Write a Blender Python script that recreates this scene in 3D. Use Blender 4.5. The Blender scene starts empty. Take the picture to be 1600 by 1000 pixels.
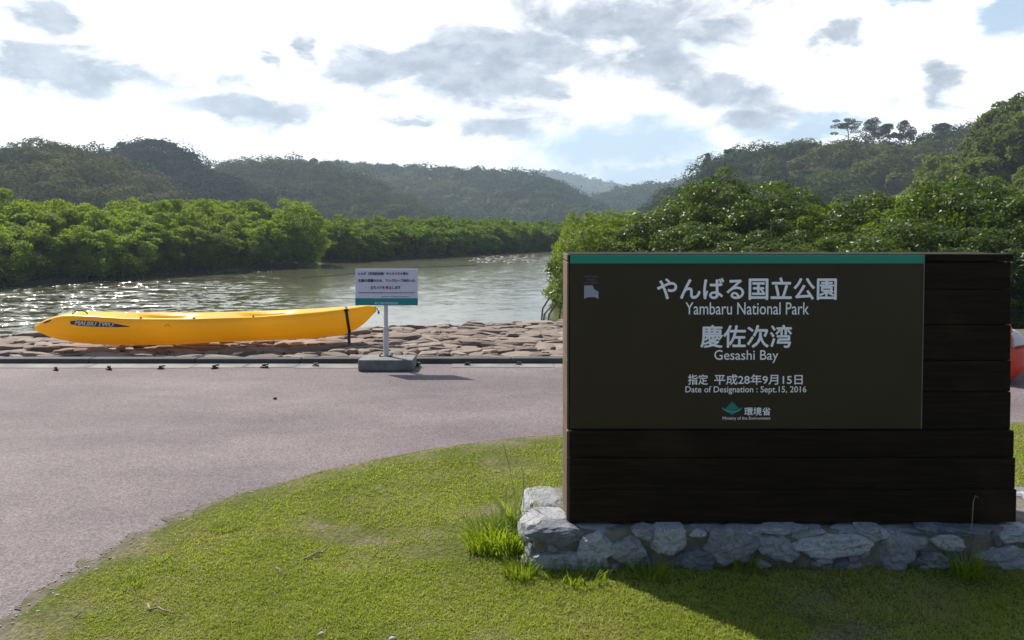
import bpy, bmesh, math, random
import numpy as np
from mathutils import Vector, noise as mnoise
from mathutils.bvhtree import BVHTree

sc = bpy.context.scene
R = math.radians
# ------------------------------------------------------------------ camera
F = 1244.0; HZ = 355.0; PITCH = R(2.0); CAMZ = 1.55
PY = HZ + F * math.tan(PITCH)                      # row of the optical axis in the 1600x1000 picture
cam = bpy.data.objects.new('camera', bpy.data.cameras.new('camera'))
sc.collection.objects.link(cam); sc.camera = cam
cam.location = (0, 0, CAMZ); cam.rotation_euler = (R(90) - PITCH, 0, 0)
cam.data.sensor_width = 36; cam.data.lens = 36 * F / 1600
cam.data.shift_y = (PY - 500) / 1600
cam.data.clip_start = 0.05; cam.data.clip_end = 6000
# ------------------------------------------------------------------ light
SUN_AZ = R(-43); SUN_EL = R(48)                    # azimuth measured from +Y towards +X
sundir = Vector((math.sin(SUN_AZ) * math.cos(SUN_EL), math.cos(SUN_AZ) * math.cos(SUN_EL), math.sin(SUN_EL)))
sl = bpy.data.lights.new('sun', 'SUN'); sl.energy = 5.0; sl.angle = R(0.53); sl.color = (1.0, 0.94, 0.84)
so = bpy.data.objects.new('sun', sl); sc.collection.objects.link(so)
so.rotation_euler = (-sundir).to_track_quat('-Z', 'Y').to_euler(); so.location = (-20, 20, 30)
sc.view_settings.view_transform = 'Standard'; sc.view_settings.look = 'None'
sc.view_settings.exposure = 0.48; sc.view_settings.gamma = 1.0
sc.view_settings.use_curve_mapping = False
sc.cycles.max_bounces = 8; sc.cycles.transparent_max_bounces = 8
sc.cycles.volume_bounces = 0; sc.cycles.sample_clamp_indirect = 6

def azel(x, y):
    u = (x - 800) / F; v = (HZ - y) / F
    return math.atan(u), math.atan(v / math.sqrt(1 + u * u))

world = bpy.data.worlds.new('World'); sc.world = world; world.use_nodes = True
wn, wl = world.node_tree.nodes, world.node_tree.links
wn.clear()
class G:
    """short hand for wiring shader nodes"""
    def __init__(s, nt): s.n, s.l = nt.nodes, nt.links
    def _in(s, sock, v):
        if hasattr(v, 'is_output'): s.l.new(v, sock)
        else: sock.default_value = v
    def node(s, t, **kw):
        nd = s.n.new(t)
        for k, v in kw.items(): setattr(nd, k, v)
        return nd
    def math(s, op, a, b=0.0, c=0.0, clamp=False):
        nd = s.n.new('ShaderNodeMath'); nd.operation = op; nd.use_clamp = clamp
        s._in(nd.inputs[0], a); s._in(nd.inputs[1], b); s._in(nd.inputs[2], c)
        return nd.outputs[0]
    def vmath(s, op, a, b=(0, 0, 0)):
        nd = s.n.new('ShaderNodeVectorMath'); nd.operation = op
        s._in(nd.inputs[0], a); s._in(nd.inputs[1], b)
        return nd.outputs['Value'] if op in ('LENGTH', 'DOT_PRODUCT') else nd.outputs[0]
    def step(s, v, lo, hi, a=0.0, b=1.0):
        nd = s.n.new('ShaderNodeMapRange'); nd.interpolation_type = 'SMOOTHSTEP'
        s._in(nd.inputs[0], v)
        for i, q in enumerate((lo, hi, a, b)): s._in(nd.inputs[1 + i], q)
        return nd.outputs[0]
    def noise(s, vec, scale, detail=4, rough=0.55, dist=0.0, color=False):
        nd = s.n.new('ShaderNodeTexNoise')
        s.l.new(vec, nd.inputs['Vector']); nd.inputs['Scale'].default_value = scale
        nd.inputs['Detail'].default_value = detail; nd.inputs['Roughness'].default_value = rough
        nd.inputs['Distortion'].default_value = dist
        return nd.outputs['Color' if color else 'Fac']
    def mix(s, f, a, b, blend='MIX'):
        nd = s.n.new('ShaderNodeMix'); nd.data_type = 'RGBA'; nd.blend_type = blend
        s._in(nd.inputs[0], f)
        for i, v in ((6, a), (7, b)):
            s._in(nd.inputs[i], v if hasattr(v, 'is_output') else (*v[:3], 1))
        return nd.outputs[2]

g = G(world.node_tree)
tc = g.node('ShaderNodeTexCoord').outputs['Generated']
sky = g.node('ShaderNodeTexSky'); sky.sky_type = 'NISHITA'; sky.sun_disc = False
sky.sun_elevation = SUN_EL; sky.sun_rotation = SUN_AZ
sky.air_density = 1.0; sky.dust_density = 1.2; sky.ozone_density = 1.5
sep = g.node('ShaderNodeSeparateXYZ'); wl.new(tc, sep.inputs[0])
az = g.math('ARCTAN2', sep.outputs[0], sep.outputs[1]); el = g.math('ARCSINE', sep.outputs[2])
cmb = g.node('ShaderNodeCombineXYZ'); wl.new(az, cmb.inputs[0]); wl.new(el, cmb.inputs[1])
flat = cmb.outputs[0]
# stretch so that clouds are flatter than they are wide
mp = g.node('ShaderNodeMapping'); wl.new(flat, mp.inputs[0]); mp.inputs['Scale'].default_value = (1, 1.9, 1)
nz = g.noise(mp.outputs[0], 9, 7, 0.6, 0.5)
nzc = g.noise(mp.outputs[0], 6, 5, 0.6, color=True)
warp = g.vmath('MULTIPLY', g.vmath('SUBTRACT', nzc, (0.5, 0.5, 0.5)), (0.20, 0.11, 0))
p = g.vmath('ADD', flat, warp)
def blob(x, y, rx, ry):
    a, e = azel(x, y)
    q = g.vmath('SUBTRACT', p, (a, e, 0))
    q = g.vmath('MULTIPLY', q, (F / rx, F / ry, 0))
    return g.math('SUBTRACT', 1.0, g.vmath('LENGTH', q))
def union(items):
    r = items[0]
    for i in items[1:]: r = g.math('SMOOTH_MAX', r, i, 0.15)
    return r
grey = union([blob(50, 95, 110, 44), blob(200, 122, 220, 50), blob(415, 180, 135, 36), blob(485, 72, 34, 30),
              blob(700, 108, 260, 48), blob(830, 75, 190, 74), blob(980, 28, 250, 70), blob(1070, 75, 130, 54), blob(800, 192, 130, 40), blob(900, 40, 120, 40),
              blob(770, 135, 170, 36), blob(1130, 142, 125, 50), blob(1180, 180, 90, 36), blob(1275, 62, 56, 28), blob(620, 195, 90, 16),
              blob(1440, 150, 44, 44), blob(1110, 40, 130, 44), blob(80, 18, 70, 22), blob(400, 95, 30, 16)])
gm = g.step(g.math('ADD', grey, g.math('MULTIPLY', g.math('SUBTRACT', nz, 0.5), 2.4)), -0.08, 0.70)
# windows of blue between the clouds
blue = union([blob(955, 235, 170, 62), blob(1250, 205, 130, 22), blob(1400, 5, 60, 16), blob(1590, 30, 60, 50), blob(1010, 275, 180, 22)])
bm_ = g.step(g.math('ADD', blue, g.math('MULTIPLY', g.math('SUBTRACT', nz, 0.5), 1.5)), -0.1, 0.6)
# cloud bank in the half of the sky that holds the sun, breaking up overhead and behind
front = g.math('COSINE', g.math('SUBTRACT', az, -0.15))
broken = g.math('ADD', g.math('MULTIPLY', front, 0.55), g.math('MULTIPLY', g.math('SUBTRACT', nz, 0.5), 1.4))
cover = g.math('MULTIPLY', g.step(broken, 0.02, 0.40), g.step(el, 0.42, 0.80, 1.0, 0.04))
cover = g.math('MULTIPLY', cover, g.math('SUBTRACT', 1.0, bm_))
white = (13.0, 12.9, 12.7)
nz2 = g.noise(mp.outputs[0], 22, 6, 0.6)
gshade = g.mix(g.step(nz2, 0.3, 0.7), (3.0, 3.4, 4.1), (5.2, 5.5, 6.2))
cloud = g.mix(gm, white, gshade)
skyc = g.mix(1.0, sky.outputs[0], (1.0, 1.0, 1.0), 'MULTIPLY')
# thin veil brightens the clear sky low down in front
veil = g.math('MULTIPLY', g.step(el, 0.0, 0.60, 0.97, 0.0), g.step(front, 0.0, 0.6))
skyc = g.mix(veil, skyc, (5.0, 6.5, 8.0))
col = g.mix(cover, skyc, cloud)
bg = g.node('ShaderNodeBackground'); wl.new(col, bg.inputs[0]); bg.inputs[1].default_value = 0.09
wo = g.node('ShaderNodeOutputWorld'); wl.new(bg.outputs[0], wo.inputs[0])

# ------------------------------------------------------------------ helpers
cp, sp = math.cos(PITCH), math.sin(PITCH)
def ray(x, y):
    u = (x - 800) / F; v = (PY - y) / F
    return Vector((u, cp + v * sp, -sp + v * cp))
def at(x, y, Y):
    d = ray(x, y); return Vector((0, 0, CAMZ)) + d * (Y / d.y)
def onz(x, y, z=0.0):
    d = ray(x, y); return Vector((0, 0, CAMZ)) + d * ((z - CAMZ) / d.z)

def material(name):
    m = bpy.data.materials.new(name); m.use_nodes = True
    nt = m.node_tree; b = nt.nodes['Principled BSDF']
    return m, G(nt), b
def simple(name, c1, c2=None, scale=8, rough=0.6, bump=0.0, bscale=None, stretch=(1, 1, 1), spec=0.5, detail=5, lo=0.35, hi=0.65, bdist=0.01):
    m, g, b = material(name)
    co = g.node('ShaderNodeTexCoord').outputs['Object']
    mp = g.node('ShaderNodeMapping'); g.l.new(co, mp.inputs[0]); mp.inputs['Scale'].default_value = stretch
    v = mp.outputs[0]
    if c2 is not None:
        f = g.step(g.noise(v, scale, detail, 0.6), lo, hi)
        g.l.new(g.mix(f, c1, c2), b.inputs['Base Color'])
    else: b.inputs['Base Color'].default_value = (*c1, 1)
    b.inputs['Roughness'].default_value = rough
    b.inputs['Specular IOR Level'].default_value = spec
    if bump:
        bn = g.node('ShaderNodeBump'); bn.inputs['Strength'].default_value = bump; bn.inputs['Distance'].default_value = bdist
        g.l.new(g.noise(v, bscale or scale * 3, 6, 0.6), bn.inputs['Height']); g.l.new(bn.outputs[0], b.inputs['Normal'])
    return m

def link(o, parent=None):
    sc.collection.objects.link(o)
    if parent: o.parent = parent
    return o
def mesh_np(name, V, Q, mat, parent=None, smooth=False, attr=None):
    """V (n,3) array, Q (m,3|4) index array, or list of index lists"""
    me = bpy.data.meshes.new(name)
    V = np.asarray(V, dtype=np.float32)
    if isinstance(Q, np.ndarray):
        k = Q.shape[1]
        me.vertices.add(len(V)); me.vertices.foreach_set('co', V.ravel())
        me.loops.add(Q.size); me.loops.foreach_set('vertex_index', Q.astype(np.int32).ravel())
        me.polygons.add(len(Q)); me.polygons.foreach_set('loop_start', np.arange(0, Q.size, k, dtype=np.int32))
        me.update(calc_edges=True); me.validate()
    else:
        me.from_pydata([tuple(map(float, v)) for v in V], [], Q)
    if smooth: me.polygons.foreach_set('use_smooth', [True] * len(me.polygons))
    if mat: me.materials.append(mat)
    me.update()
    return link(bpy.data.objects.new(name, me), parent)
def mesh_bm(name, bm, mat, parent=None, smooth=False, recalc=True):
    me = bpy.data.meshes.new(name)
    if recalc: bmesh.ops.recalc_face_normals(bm, faces=bm.faces[:])
    bm.to_mesh(me); bm.free()
    if smooth: me.polygons.foreach_set('use_smooth', [True] * len(me.polygons))
    if mat: me.materials.append(mat)
    return link(bpy.data.objects.new(name, me), parent)
def thing(name, label, cat, loc=(0, 0, 0), group=None, rz=0):
    o = bpy.data.objects.new(name, None); sc.collection.objects.link(o)
    o.location = loc; o.rotation_euler = (0, 0, rz); o.empty_display_size = 0.1
    return tag(o, label, cat, group)
def tag(o, label, cat, group=None, kind=None):
    o['label'] = label; o['category'] = cat
    if group: o['group'] = group
    if kind: o['kind'] = kind
    return o
def struct(o, label, cat, kind='structure'):
    o['kind'] = kind; o['label'] = label; o['category'] = cat; return o
def box(bm, x0, x1, y0, y1, z0, z1, bev=0.0, seg=2):
    r = bmesh.ops.create_cube(bm, size=1.0); vs = r['verts']
    for v in vs:
        v.co = Vector(((x0 + x1) / 2 + v.co.x * (x1 - x0), (y0 + y1) / 2 + v.co.y * (y1 - y0), (z0 + z1) / 2 + v.co.z * (z1 - z0)))
    if bev:
        es = list({e for v in vs for e in v.link_edges})
        bmesh.ops.bevel(bm, geom=es, offset=bev, segments=seg, affect='EDGES', profile=0.5)
def tube_arrays(pts, rad, n=8):
    pts = [Vector(q) for q in pts]; V = []; Q = []
    if not hasattr(rad, '__len__'): rad = [rad] * len(pts)
    ref = Vector((0.3, 0.2, 1)).normalized()
    for i, q in enumerate(pts):
        d = (pts[min(i + 1, len(pts) - 1)] - pts[max(i - 1, 0)]).normalized()
        a = d.cross(ref)
        if a.length < 1e-3: a = d.cross(Vector((1, 0, 0)))
        a.normalize(); b = d.cross(a)
        for k in range(n):
            t = 2 * math.pi * k / n
            V.append(q + (a * math.cos(t) + b * math.sin(t)) * rad[i])
    for i in range(len(pts) - 1):
        for k in range(n):
            Q.append([i * n + k, i * n + (k + 1) % n, (i + 1) * n + (k + 1) % n, (i + 1) * n + k])
    Q.append(list(range(n))[::-1]); Q.append(list(range((len(pts) - 1) * n, len(pts) * n)))
    return V, Q
class MB:
    def __init__(s): s.V = []; s.Q = []
    def add(s, V, Q):
        o = len(s.V); s.V += [tuple(v) for v in V]; s.Q += [[i + o for i in f] for f in Q]; return s
    def tube(s, pts, rad, n=8): return s.add(*tube_arrays(pts, rad, n))
    def build(s, name, mat, parent=None, smooth=False): return mesh_np(name, np.array(s.V), s.Q, mat, parent, smooth)
def sm(t): t = np.clip(t, 0, 1); return t * t * (3 - 2 * t)
def unit(a): return a / np.maximum(np.linalg.norm(a, axis=-1, keepdims=True), 1e-9)
def fit_text(body, mat, name, parent, x0, y0, x1, y1, Y, weight=0.0, shear=0.0, by=None):
    """lettering as a mesh, fitted to a picture box on the plane of depth Y"""
    cu = bpy.data.curves.new(name, 'FONT'); cu.body = body; cu.size = 1.0; cu.offset = 0.0; cu.shear = shear; cu.resolution_u = 3
    o = bpy.data.objects.new(name, cu); sc.collection.objects.link(o)
    bpy.context.view_layer.update()
    me = bpy.data.meshes.new_from_object(o.evaluated_get(bpy.context.evaluated_depsgraph_get()))
    bpy.data.objects.remove(o); bpy.data.curves.remove(cu)
    n = len(me.vertices); a = np.zeros(n * 3, np.float32); me.vertices.foreach_get('co', a); a = a.reshape(-1, 3)
    lo, hi = a.min(0), a.max(0)
    A = at(x0, y1, Y); B = at(x1, y0, Y)
    V = np.zeros_like(a)
    V[:, 0] = A.x + (a[:, 0] - lo[0]) / (hi[0] - lo[0]) * (B.x - A.x)
    V[:, 2] = A.z + (a[:, 1] - lo[1]) / (hi[1] - lo[1]) * (B.z - A.z)
    V[:, 1] = Y
    me.vertices.foreach_set('co', V.ravel()); me.update(); me.name = name
    me.materials.clear(); me.materials.append(mat)
    if weight:                                     # bolder strokes: the same outline laid again a touch to each side
        bm = bmesh.new(); e = weight * (B.z - A.z)
        for k, (dx, dz) in enumerate(((-e, 0), (e, 0), (0, e), (0, -e))):
            n0 = len(bm.verts); bm.from_mesh(me); bm.verts.ensure_lookup_table()
            for v in bm.verts[n0:]: v.co += Vector((dx, -.0002 * k, dz))
        bm.to_mesh(me); bm.free(); me.update()
    ob = link(bpy.data.objects.new(name, me), parent)
    return ob
def poly_px(name, pts, Y, mat, parent, thick=0.0):
    V = [at(x, y, Y) for x, y in pts]
    return mesh_np(name, np.array(V), [list(range(len(pts)))[::-1]], mat, parent)

# leaf shaped faces ---------------------------------------------------------
def leafquads(c, d, nrm, L, W):
    d = unit(d); s = unit(np.cross(d, nrm))
    L = np.asarray(L).reshape(-1, 1); W = np.asarray(W).reshape(-1, 1)
    mid = c + d * L * 0.55
    V = np.stack([c, mid + s * W / 2, c + d * L, mid - s * W / 2], axis=1).reshape(-1, 3)
    return V
def sphere_dirs(rng, n):
    return unit(rng.normal(size=(n, 3)))
def foliage(name, dark, light, trans, tfac=0.45, rough=0.42, patch=0.35, spec=0.4, light2=None, cell=0.0, rw=0.55, dry=0.0):
    m, g, b = material(name)
    geo = g.node('ShaderNodeNewGeometry'); oi = g.node('ShaderNodeObjectInfo')
    rnd = geo.outputs['Random Per Island']
    nz = g.noise(geo.outputs['Position'], patch, 3, 0.5)
    f = g.math('ADD', g.math('MULTIPLY', rnd, rw), g.math('MULTIPLY', g.step(nz, 0.35, 0.65), 0.35))
    f = g.math('ADD', f, g.math('SUBTRACT', g.math('MULTIPLY', oi.outputs['Random'], 0.45), 0.1), clamp=True)
    if cell:                                       # each crown has a green of its own
        vo = g.node('ShaderNodeTexVoronoi'); vo.inputs['Scale'].default_value = cell; g.l.new(geo.outputs['Position'], vo.inputs['Vector'])
        sc_ = g.node('ShaderNodeSeparateColor'); g.l.new(vo.outputs['Color'], sc_.inputs[0])
        f = g.math('ADD', g.math('MULTIPLY', f, .5), g.math('SUBTRACT', g.math('MULTIPLY', sc_.outputs[0], .85), .12), clamp=True)
    c = g.mix(f, dark, light)
    if light2:
        c = g.mix(g.step(g.noise(geo.outputs['Position'], patch * 0.6, 2, 0.5), 0.52, 0.66), c, light2)
    if dry: c = g.mix(g.step(rnd, 1 - dry, 1 - dry + .01), c, (0.42, 0.36, 0.19))
    g.l.new(c, b.inputs['Base Color']); b.inputs['Roughness'].default_value = rough
    b.inputs['Specular IOR Level'].default_value = spec
    tr = g.node('ShaderNodeBsdfTranslucent')
    tcol = g.mix(f, tuple(0.6 * q for q in trans), trans); g.l.new(tcol, tr.inputs[0])
    mx = g.node('ShaderNodeMixShader'); mx.inputs[0].default_value = tfac
    g.l.new(b.outputs[0], mx.inputs[1]); g.l.new(tr.outputs[0], mx.inputs[2])
    g.l.new(mx.outputs[0], g.n['Material Output'].inputs[0])
    return m

# ------------------------------------------------------------------ materials
M_mangrove = foliage('mangrove_leaf', (0.012, 0.042, 0.003), (0.095, 0.175, 0.006), (0.38, 0.54, 0.005), 0.42, 0.6, 0.3, 0.18)
M_mangrove_far = foliage('mangrove_leaf_far', (0.010, 0.038, 0.003), (0.075, 0.140, 0.006), (0.28, 0.44, 0.006), 0.38, 0.65, 0.25, 0.12)
M_glossy = foliage('glossy_mangrove_leaf', (0.006, 0.022, 0.003), (0.046, 0.092, 0.006), (0.20, 0.31, 0.004), 0.30, 0.42, 0.4, 0.32)
M_wood_far = foliage('hill_tree_leaf', (0.008, 0.024, 0.009), (0.046, 0.082, 0.017), (0.06, 0.09, 0.015), 0.22, 0.85, 0.03, 0.03, (0.11, 0.11, 0.025), .2, .2)
M_wood_olive = foliage('olive_hill_leaf', (0.012, 0.028, 0.009), (0.070, 0.100, 0.020), (0.10, 0.12, 0.015), 0.22, 0.85, 0.03, 0.03, (0.17, 0.15, 0.035), .2, .2)
M_wood_dark = foliage('dark_hill_leaf', (0.005, 0.014, 0.009), (0.028, 0.046, 0.018), (0.03, 0.05, 0.012), 0.2, 0.85, 0.03, 0.03, None, .2, .2)
M_broad = foliage('broadleaf', (0.030, 0.062, 0.012), (0.130, 0.165, 0.025), (0.24, 0.31, 0.025), 0.36, 0.6, 0.12, 0.15, None, .45)
M_pine = foliage('pine_needle', (0.014, 0.032, 0.014), (0.035, 0.062, 0.022), (0.04, 0.07, 0.02), 0.2, 0.6, 0.3, 0.2)
M_grass = foliage('lawn_blade', (0.18, 0.235, 0.018), (0.40, 0.44, 0.075), (0.45, 0.55, 0.035), 0.42, 0.6, 1.6, 0.12, (0.40, 0.38, 0.11), 0, .55, .07)
M_weed = foliage('weed_blade', (0.075, 0.140, 0.010), (0.22, 0.30, 0.022), (0.38, 0.50, 0.02), 0.45, 0.45, 5, 0.25)
M_straw = simple('dry_straw', (0.38, 0.33, 0.20), (0.25, 0.21, 0.13), 30, 0.8)
M_bark = simple('bark', (0.10, 0.075, 0.055), (0.17, 0.14, 0.11), 12, 0.85, 0.4, 40, (1, 1, 0.3))
M_twig = simple('dead_twig', (0.16, 0.12, 0.09), (0.30, 0.25, 0.19), 30, 0.85, 0.4, 80)

# ------------------------------------------------------------------ terrain
WATER = -1.2
river = [(-160, 9), (-60, 10.6), (-9, 11.9), (-3, 13.0), (2.0, 14.2), (3.2, 17), (2.2, 21), (2.0, 27), (2.8, 33), (4, 45), (8, 65), (14, 80), (60, 88), (60, 102),
         (12, 98), (4, 93), (-6, 73.5), (-13, 62.5), (-13.2, 57.0), (-18, 47), (-23, 36.5), (-50, 27), (-160, 22)]
RP = np.array(river, float)
def river_sd(X, Y):
    """signed distance to the river, positive on the water"""
    A = RP; B = np.roll(RP, -1, axis=0)
    d = np.full(X.shape, 1e9); ins = np.zeros(X.shape, bool)
    for (ax, ay), (bx, by) in zip(A, B):
        ex, ey = bx - ax, by - ay
        t = np.clip(((X - ax) * ex + (Y - ay) * ey) / (ex * ex + ey * ey), 0, 1)
        d = np.minimum(d, np.hypot(X - ax - t * ex, Y - ay - t * ey))
        c = (ay > Y) != (by > Y)
        ins ^= c & (X < ax + (Y - ay) / (by - ay + 1e-12) * ex)
    return np.where(ins, d, -d)
def ground_h(X, Y):
    sd = river_sd(X, Y)
    near = sm((14.5 - Y + 0.12 * np.minimum(X, 0) + 1.2 * (X > 2.5)) / 1.2)            # car park side stands higher
    land = -1.02 + 0.95 * sm((17 - Y) / 4)
    land = np.where(Y > 40, -1.02 + 0.25 * sm((-sd - 4) / 30), land)
    w = sm((sd + 1.4) / 1.6)
    return land * (1 - w) + (-2.3) * w - 0.07 * (1 - w) * (Y < 17)
xs = np.concatenate([np.linspace(-3000, -60, 24)[:-1], np.linspace(-60, -30, 16)[:-1], np.arange(-30, 30, 0.7), np.linspace(30, 60, 16), np.linspace(60, 3000, 24)[1:]])
ys = np.concatenate([np.linspace(-200, 0, 12)[:-1], np.arange(0, 9, 1.5), np.arange(9, 100, 0.7), np.linspace(100, 180, 20), np.linspace(180, 4000, 24)[1:]])
XX, YY = np.meshgrid(xs, ys); ZZ = ground_h(XX, YY)
nx, ny = len(xs), len(ys)
ii = (np.arange(ny - 1)[:, None] * nx + np.arange(nx - 1)[None, :]).ravel()
mud = simple('mud_soil', (0.055, 0.045, 0.030), (0.105, 0.085, 0.058), 0.6, 0.8, 0.5, 6, bdist=0.05)
o = mesh_np('ground', np.stack([XX, YY, ZZ], -1).reshape(-1, 3), np.stack([ii, ii + 1, ii + nx + 1, ii + nx], -1), mud, smooth=True)
struct(o, 'dark muddy soil along the river banks', 'ground')

# water
m, g, b = material('river_water')
geo = g.node('ShaderNodeNewGeometry'); pos = geo.outputs['Position']
mp = g.node('ShaderNodeMapping'); g.l.new(pos, mp.inputs[0]); mp.inputs['Scale'].default_value = (0.8, 1.25, 1)
deepn = g.noise(mp.outputs[0], 0.12, 3)
g.l.new(g.mix(g.step(deepn, 0.4, 0.6), (0.080, 0.082, 0.042), (0.108, 0.108, 0.062)), b.inputs['Base Color'])
b.inputs['IOR'].default_value = 2.4; b.inputs['Specular IOR Level'].default_value = 0.5
sx = g.node('ShaderNodeSeparateXYZ'); g.l.new(pos, sx.inputs[0])
# wave slopes: a breeze roughens the open left reach and the far shallows, the rest lies calm
dist = g.math('DIVIDE', sx.outputs[0], sx.outputs[1])
streak = g.node('ShaderNodeMapping'); g.l.new(pos, streak.inputs[0]); streak.inputs['Scale'].default_value = (.10, .22, 1)
calmn = g.step(g.noise(streak.outputs[0], 1.0, 4, .6), 0.36, 0.62)
left = g.step(dist, -0.22, -0.50)
windy = g.math('MULTIPLY', left, g.math('ADD', .35, g.math('MULTIPLY', calmn, .65)))
far = g.step(sx.outputs[1], 58, 76)
slope = g.math('ADD', 0.06, g.math('ADD', g.math('MULTIPLY', calmn, 0.05), g.math('ADD', g.math('MULTIPLY', windy, 2.3), g.math('MULTIPLY', far, .28))))
def slopes(scale, det, seed):
    v = g.vmath('ADD', mp.outputs[0], (seed, seed * 2, 0))
    return g.vmath('SUBTRACT', g.noise(v, scale, det, .6, color=True), (.5, .5, .5))
sl_ = g.vmath('ADD', slopes(1.1, 2, 3), slopes(4.2, 3, 9))
scl = g.node('ShaderNodeVectorMath', operation='SCALE'); g.l.new(sl_, scl.inputs[0]); g.l.new(slope, scl.inputs['Scale'])
nn = g.vmath('NORMALIZE', g.vmath('ADD', g.vmath('MULTIPLY', scl.outputs[0], (1, 1, 0)), (0, 0, 1)))
g.l.new(nn, b.inputs['Normal'])
g.l.new(g.math('SUBTRACT', 0.13, g.math('MULTIPLY', left, 0.06)), b.inputs['Roughness'])
V = [(-160, 8, WATER), (60, 8, WATER), (60, 104, WATER), (-160, 104, WATER)]
o = mesh_np('water', np.array(V), [[0, 1, 2, 3]], m)
struct(o, 'murky green river water with sparkling ripples', 'water')

# car park -------------------------------------------------------------------
m, g, b = material('pink_grey_asphalt')
co = g.node('ShaderNodeTexCoord').outputs['Object']
st = g.node('ShaderNodeMapping'); g.l.new(co, st.inputs[0]); st.inputs['Scale'].default_value = (0.5, 0.9, 1)
big = g.step(g.noise(st.outputs[0], 0.8, 6, 0.65), 0.28, 0.72)
vo = g.node('ShaderNodeTexVoronoi'); vo.inputs['Scale'].default_value = 125; g.l.new(co, vo.inputs['Vector'])
vs_ = g.node('ShaderNodeSeparateColor'); g.l.new(vo.outputs['Color'], vs_.inputs[0])
fine = g.math('ADD', g.math('MULTIPLY', vs_.outputs[0], .6), g.math('MULTIPLY', g.noise(co, 38, 4, .75), .4)); mid = g.noise(co, 30, 4, 0.7)
c = g.mix(big, (0.112, 0.087, 0.098), (0.190, 0.158, 0.160))
c = g.mix(g.step(fine, 0.15, 0.85), g.mix(1.0, c, (0.58, 0.58, 0.60), 'MULTIPLY'), g.mix(1.0, c, (1.40, 1.39, 1.37), 'MULTIPLY'))
stain = g.step(g.noise(st.outputs[0], 2.3, 6, 0.65), 0.60, 0.78)
c = g.mix(g.math('MULTIPLY', stain, 0.35), c, (0.10, 0.082, 0.09))
g.l.new(c, b.inputs['Base Color']); b.inputs['Roughness'].default_value = 0.8; b.inputs['Specular IOR Level'].default_value = 0.3
bn = g.node('ShaderNodeBump'); bn.inputs['Strength'].default_value = 0.35; bn.inputs['Distance'].default_value = 0.005
g.l.new(g.math('ADD', fine, mid), bn.inputs['Height']); g.l.new(bn.outputs[0], b.inputs['Normal'])
KY = 9.0      # front of the kerb
o = mesh_np('car_park', np.array([(-40, -6, 0), (16, -6, 0), (16, KY + .02, 0), (-40, KY + .02, 0)]), [[0, 1, 2, 3]], m)
struct(o, 'worn pinkish grey asphalt of the car park', 'pavement')
conc = simple('pale_concrete', (0.25, 0.235, 0.22), (0.16, 0.145, 0.145), 3, 0.85, 0.3, 60, bdist=0.004)
bm = bmesh.new()
x = -30
rr = random.Random(4)
while x < 9:                                      # paler concrete gutter, laid in lengths, some worn down
    L = 0.575 * rr.choice((1, 1, 2, 3))
    if rr.random() < 0.75 or -4 < x < -3:
        y0 = KY - 0.28 + rr.uniform(-.02, .03)
        vs = [bm.verts.new(q) for q in ((x, y0, 0.004), (x + L - .01, y0, 0.004), (x + L - .01, KY, 0.004), (x, KY, 0.004))]
        bm.faces.new(vs)
    x += L
o = mesh_bm('gutter', bm, conc); struct(o, 'pale concrete gutter strip in front of the kerb', 'gutter')
kerbm = simple('kerb_concrete', (0.075, 0.075, 0.075), (0.045, 0.045, 0.045), 2.5, 0.85, 0.4, 40, bdist=0.006)
bm = bmesh.new(); x = -30
while x < 9:
    box(bm, x, x + 1.19, KY, KY + 0.15, -0.1, 0.060 + rr.uniform(-.005, .005), 0.012); x += 1.2
o = mesh_bm('kerb', bm, kerbm); struct(o, 'low dark concrete kerb between car park and stone bank', 'kerb')

# lawn -----------------------------------------------------------------------
edge_px = [(-60, 1075), (20, 992), (62, 950), (110, 912), (180, 872), (245, 836), (312, 802), (380, 776), (450, 755), (540, 731), (620, 714), (700, 700), (800, 688), (885, 681), (1100, 671), (1350, 665), (1600, 661), (1800, 659)]
edge = [onz(x, y) for x, y in edge_px]
ex = np.array([q.x for q in edge]); ey = np.array([q.y for q in edge])
def catmull(P, n=10):
    P = [np.array(q[:2]) for q in P]; P = [2 * P[0] - P[1]] + P + [2 * P[-1] - P[-2]]; out = []
    for a, b_, c_, d in zip(P[:-3], P[1:-2], P[2:-1], P[3:]):
        for t in np.linspace(0, 1, n, endpoint=False):
            out.append(.5 * (2 * b_ + (c_ - a) * t + (2 * a - 5 * b_ + 4 * c_ - d) * t * t + (3 * b_ - a - 3 * c_ + d) * t ** 3))
    return np.array(out + [P[-2]])
E = catmull(edge, 24); tE = unit(np.gradient(E, axis=0)); nE = np.stack([-tE[:, 1], tE[:, 0]], -1)      # normal towards the asphalt
lawn_poly = np.concatenate([E, [(9.5, E[-1][1]), (9.5, .4), (E[0][0], .4)]])
def lawn_in(X, Y):
    A = lawn_poly; B = np.roll(A, -1, axis=0); ins = np.zeros(X.shape, bool); d = np.full(X.shape, 1e9)
    for (ax, ay), (bx, by) in zip(A, B):
        c = (ay > Y) != (by > Y); ins ^= c & (X < ax + (Y - ay) / (by - ay + 1e-12) * (bx - ax))
    for (ax, ay), (bx, by) in zip(E[::7][:-1], E[::7][1:]):
        ex_, ey_ = bx - ax, by - ay; t = np.clip(((X - ax) * ex_ + (Y - ay) * ey_) / (ex_ ** 2 + ey_ ** 2), 0, 1)
        d = np.minimum(d, np.hypot(X - ax - t * ex_, Y - ay - t * ey_))
    nzv = np.array([mnoise.noise(Vector((float(a) * 2.6, float(b_) * 2.6, 3.0))) for a, b_ in zip(X, Y)])
    return np.where(ins, d, -d) + 0.045 * nzv
m, g, b = material('lawn_soil')
co = g.node('ShaderNodeTexCoord').outputs['Object']
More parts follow.
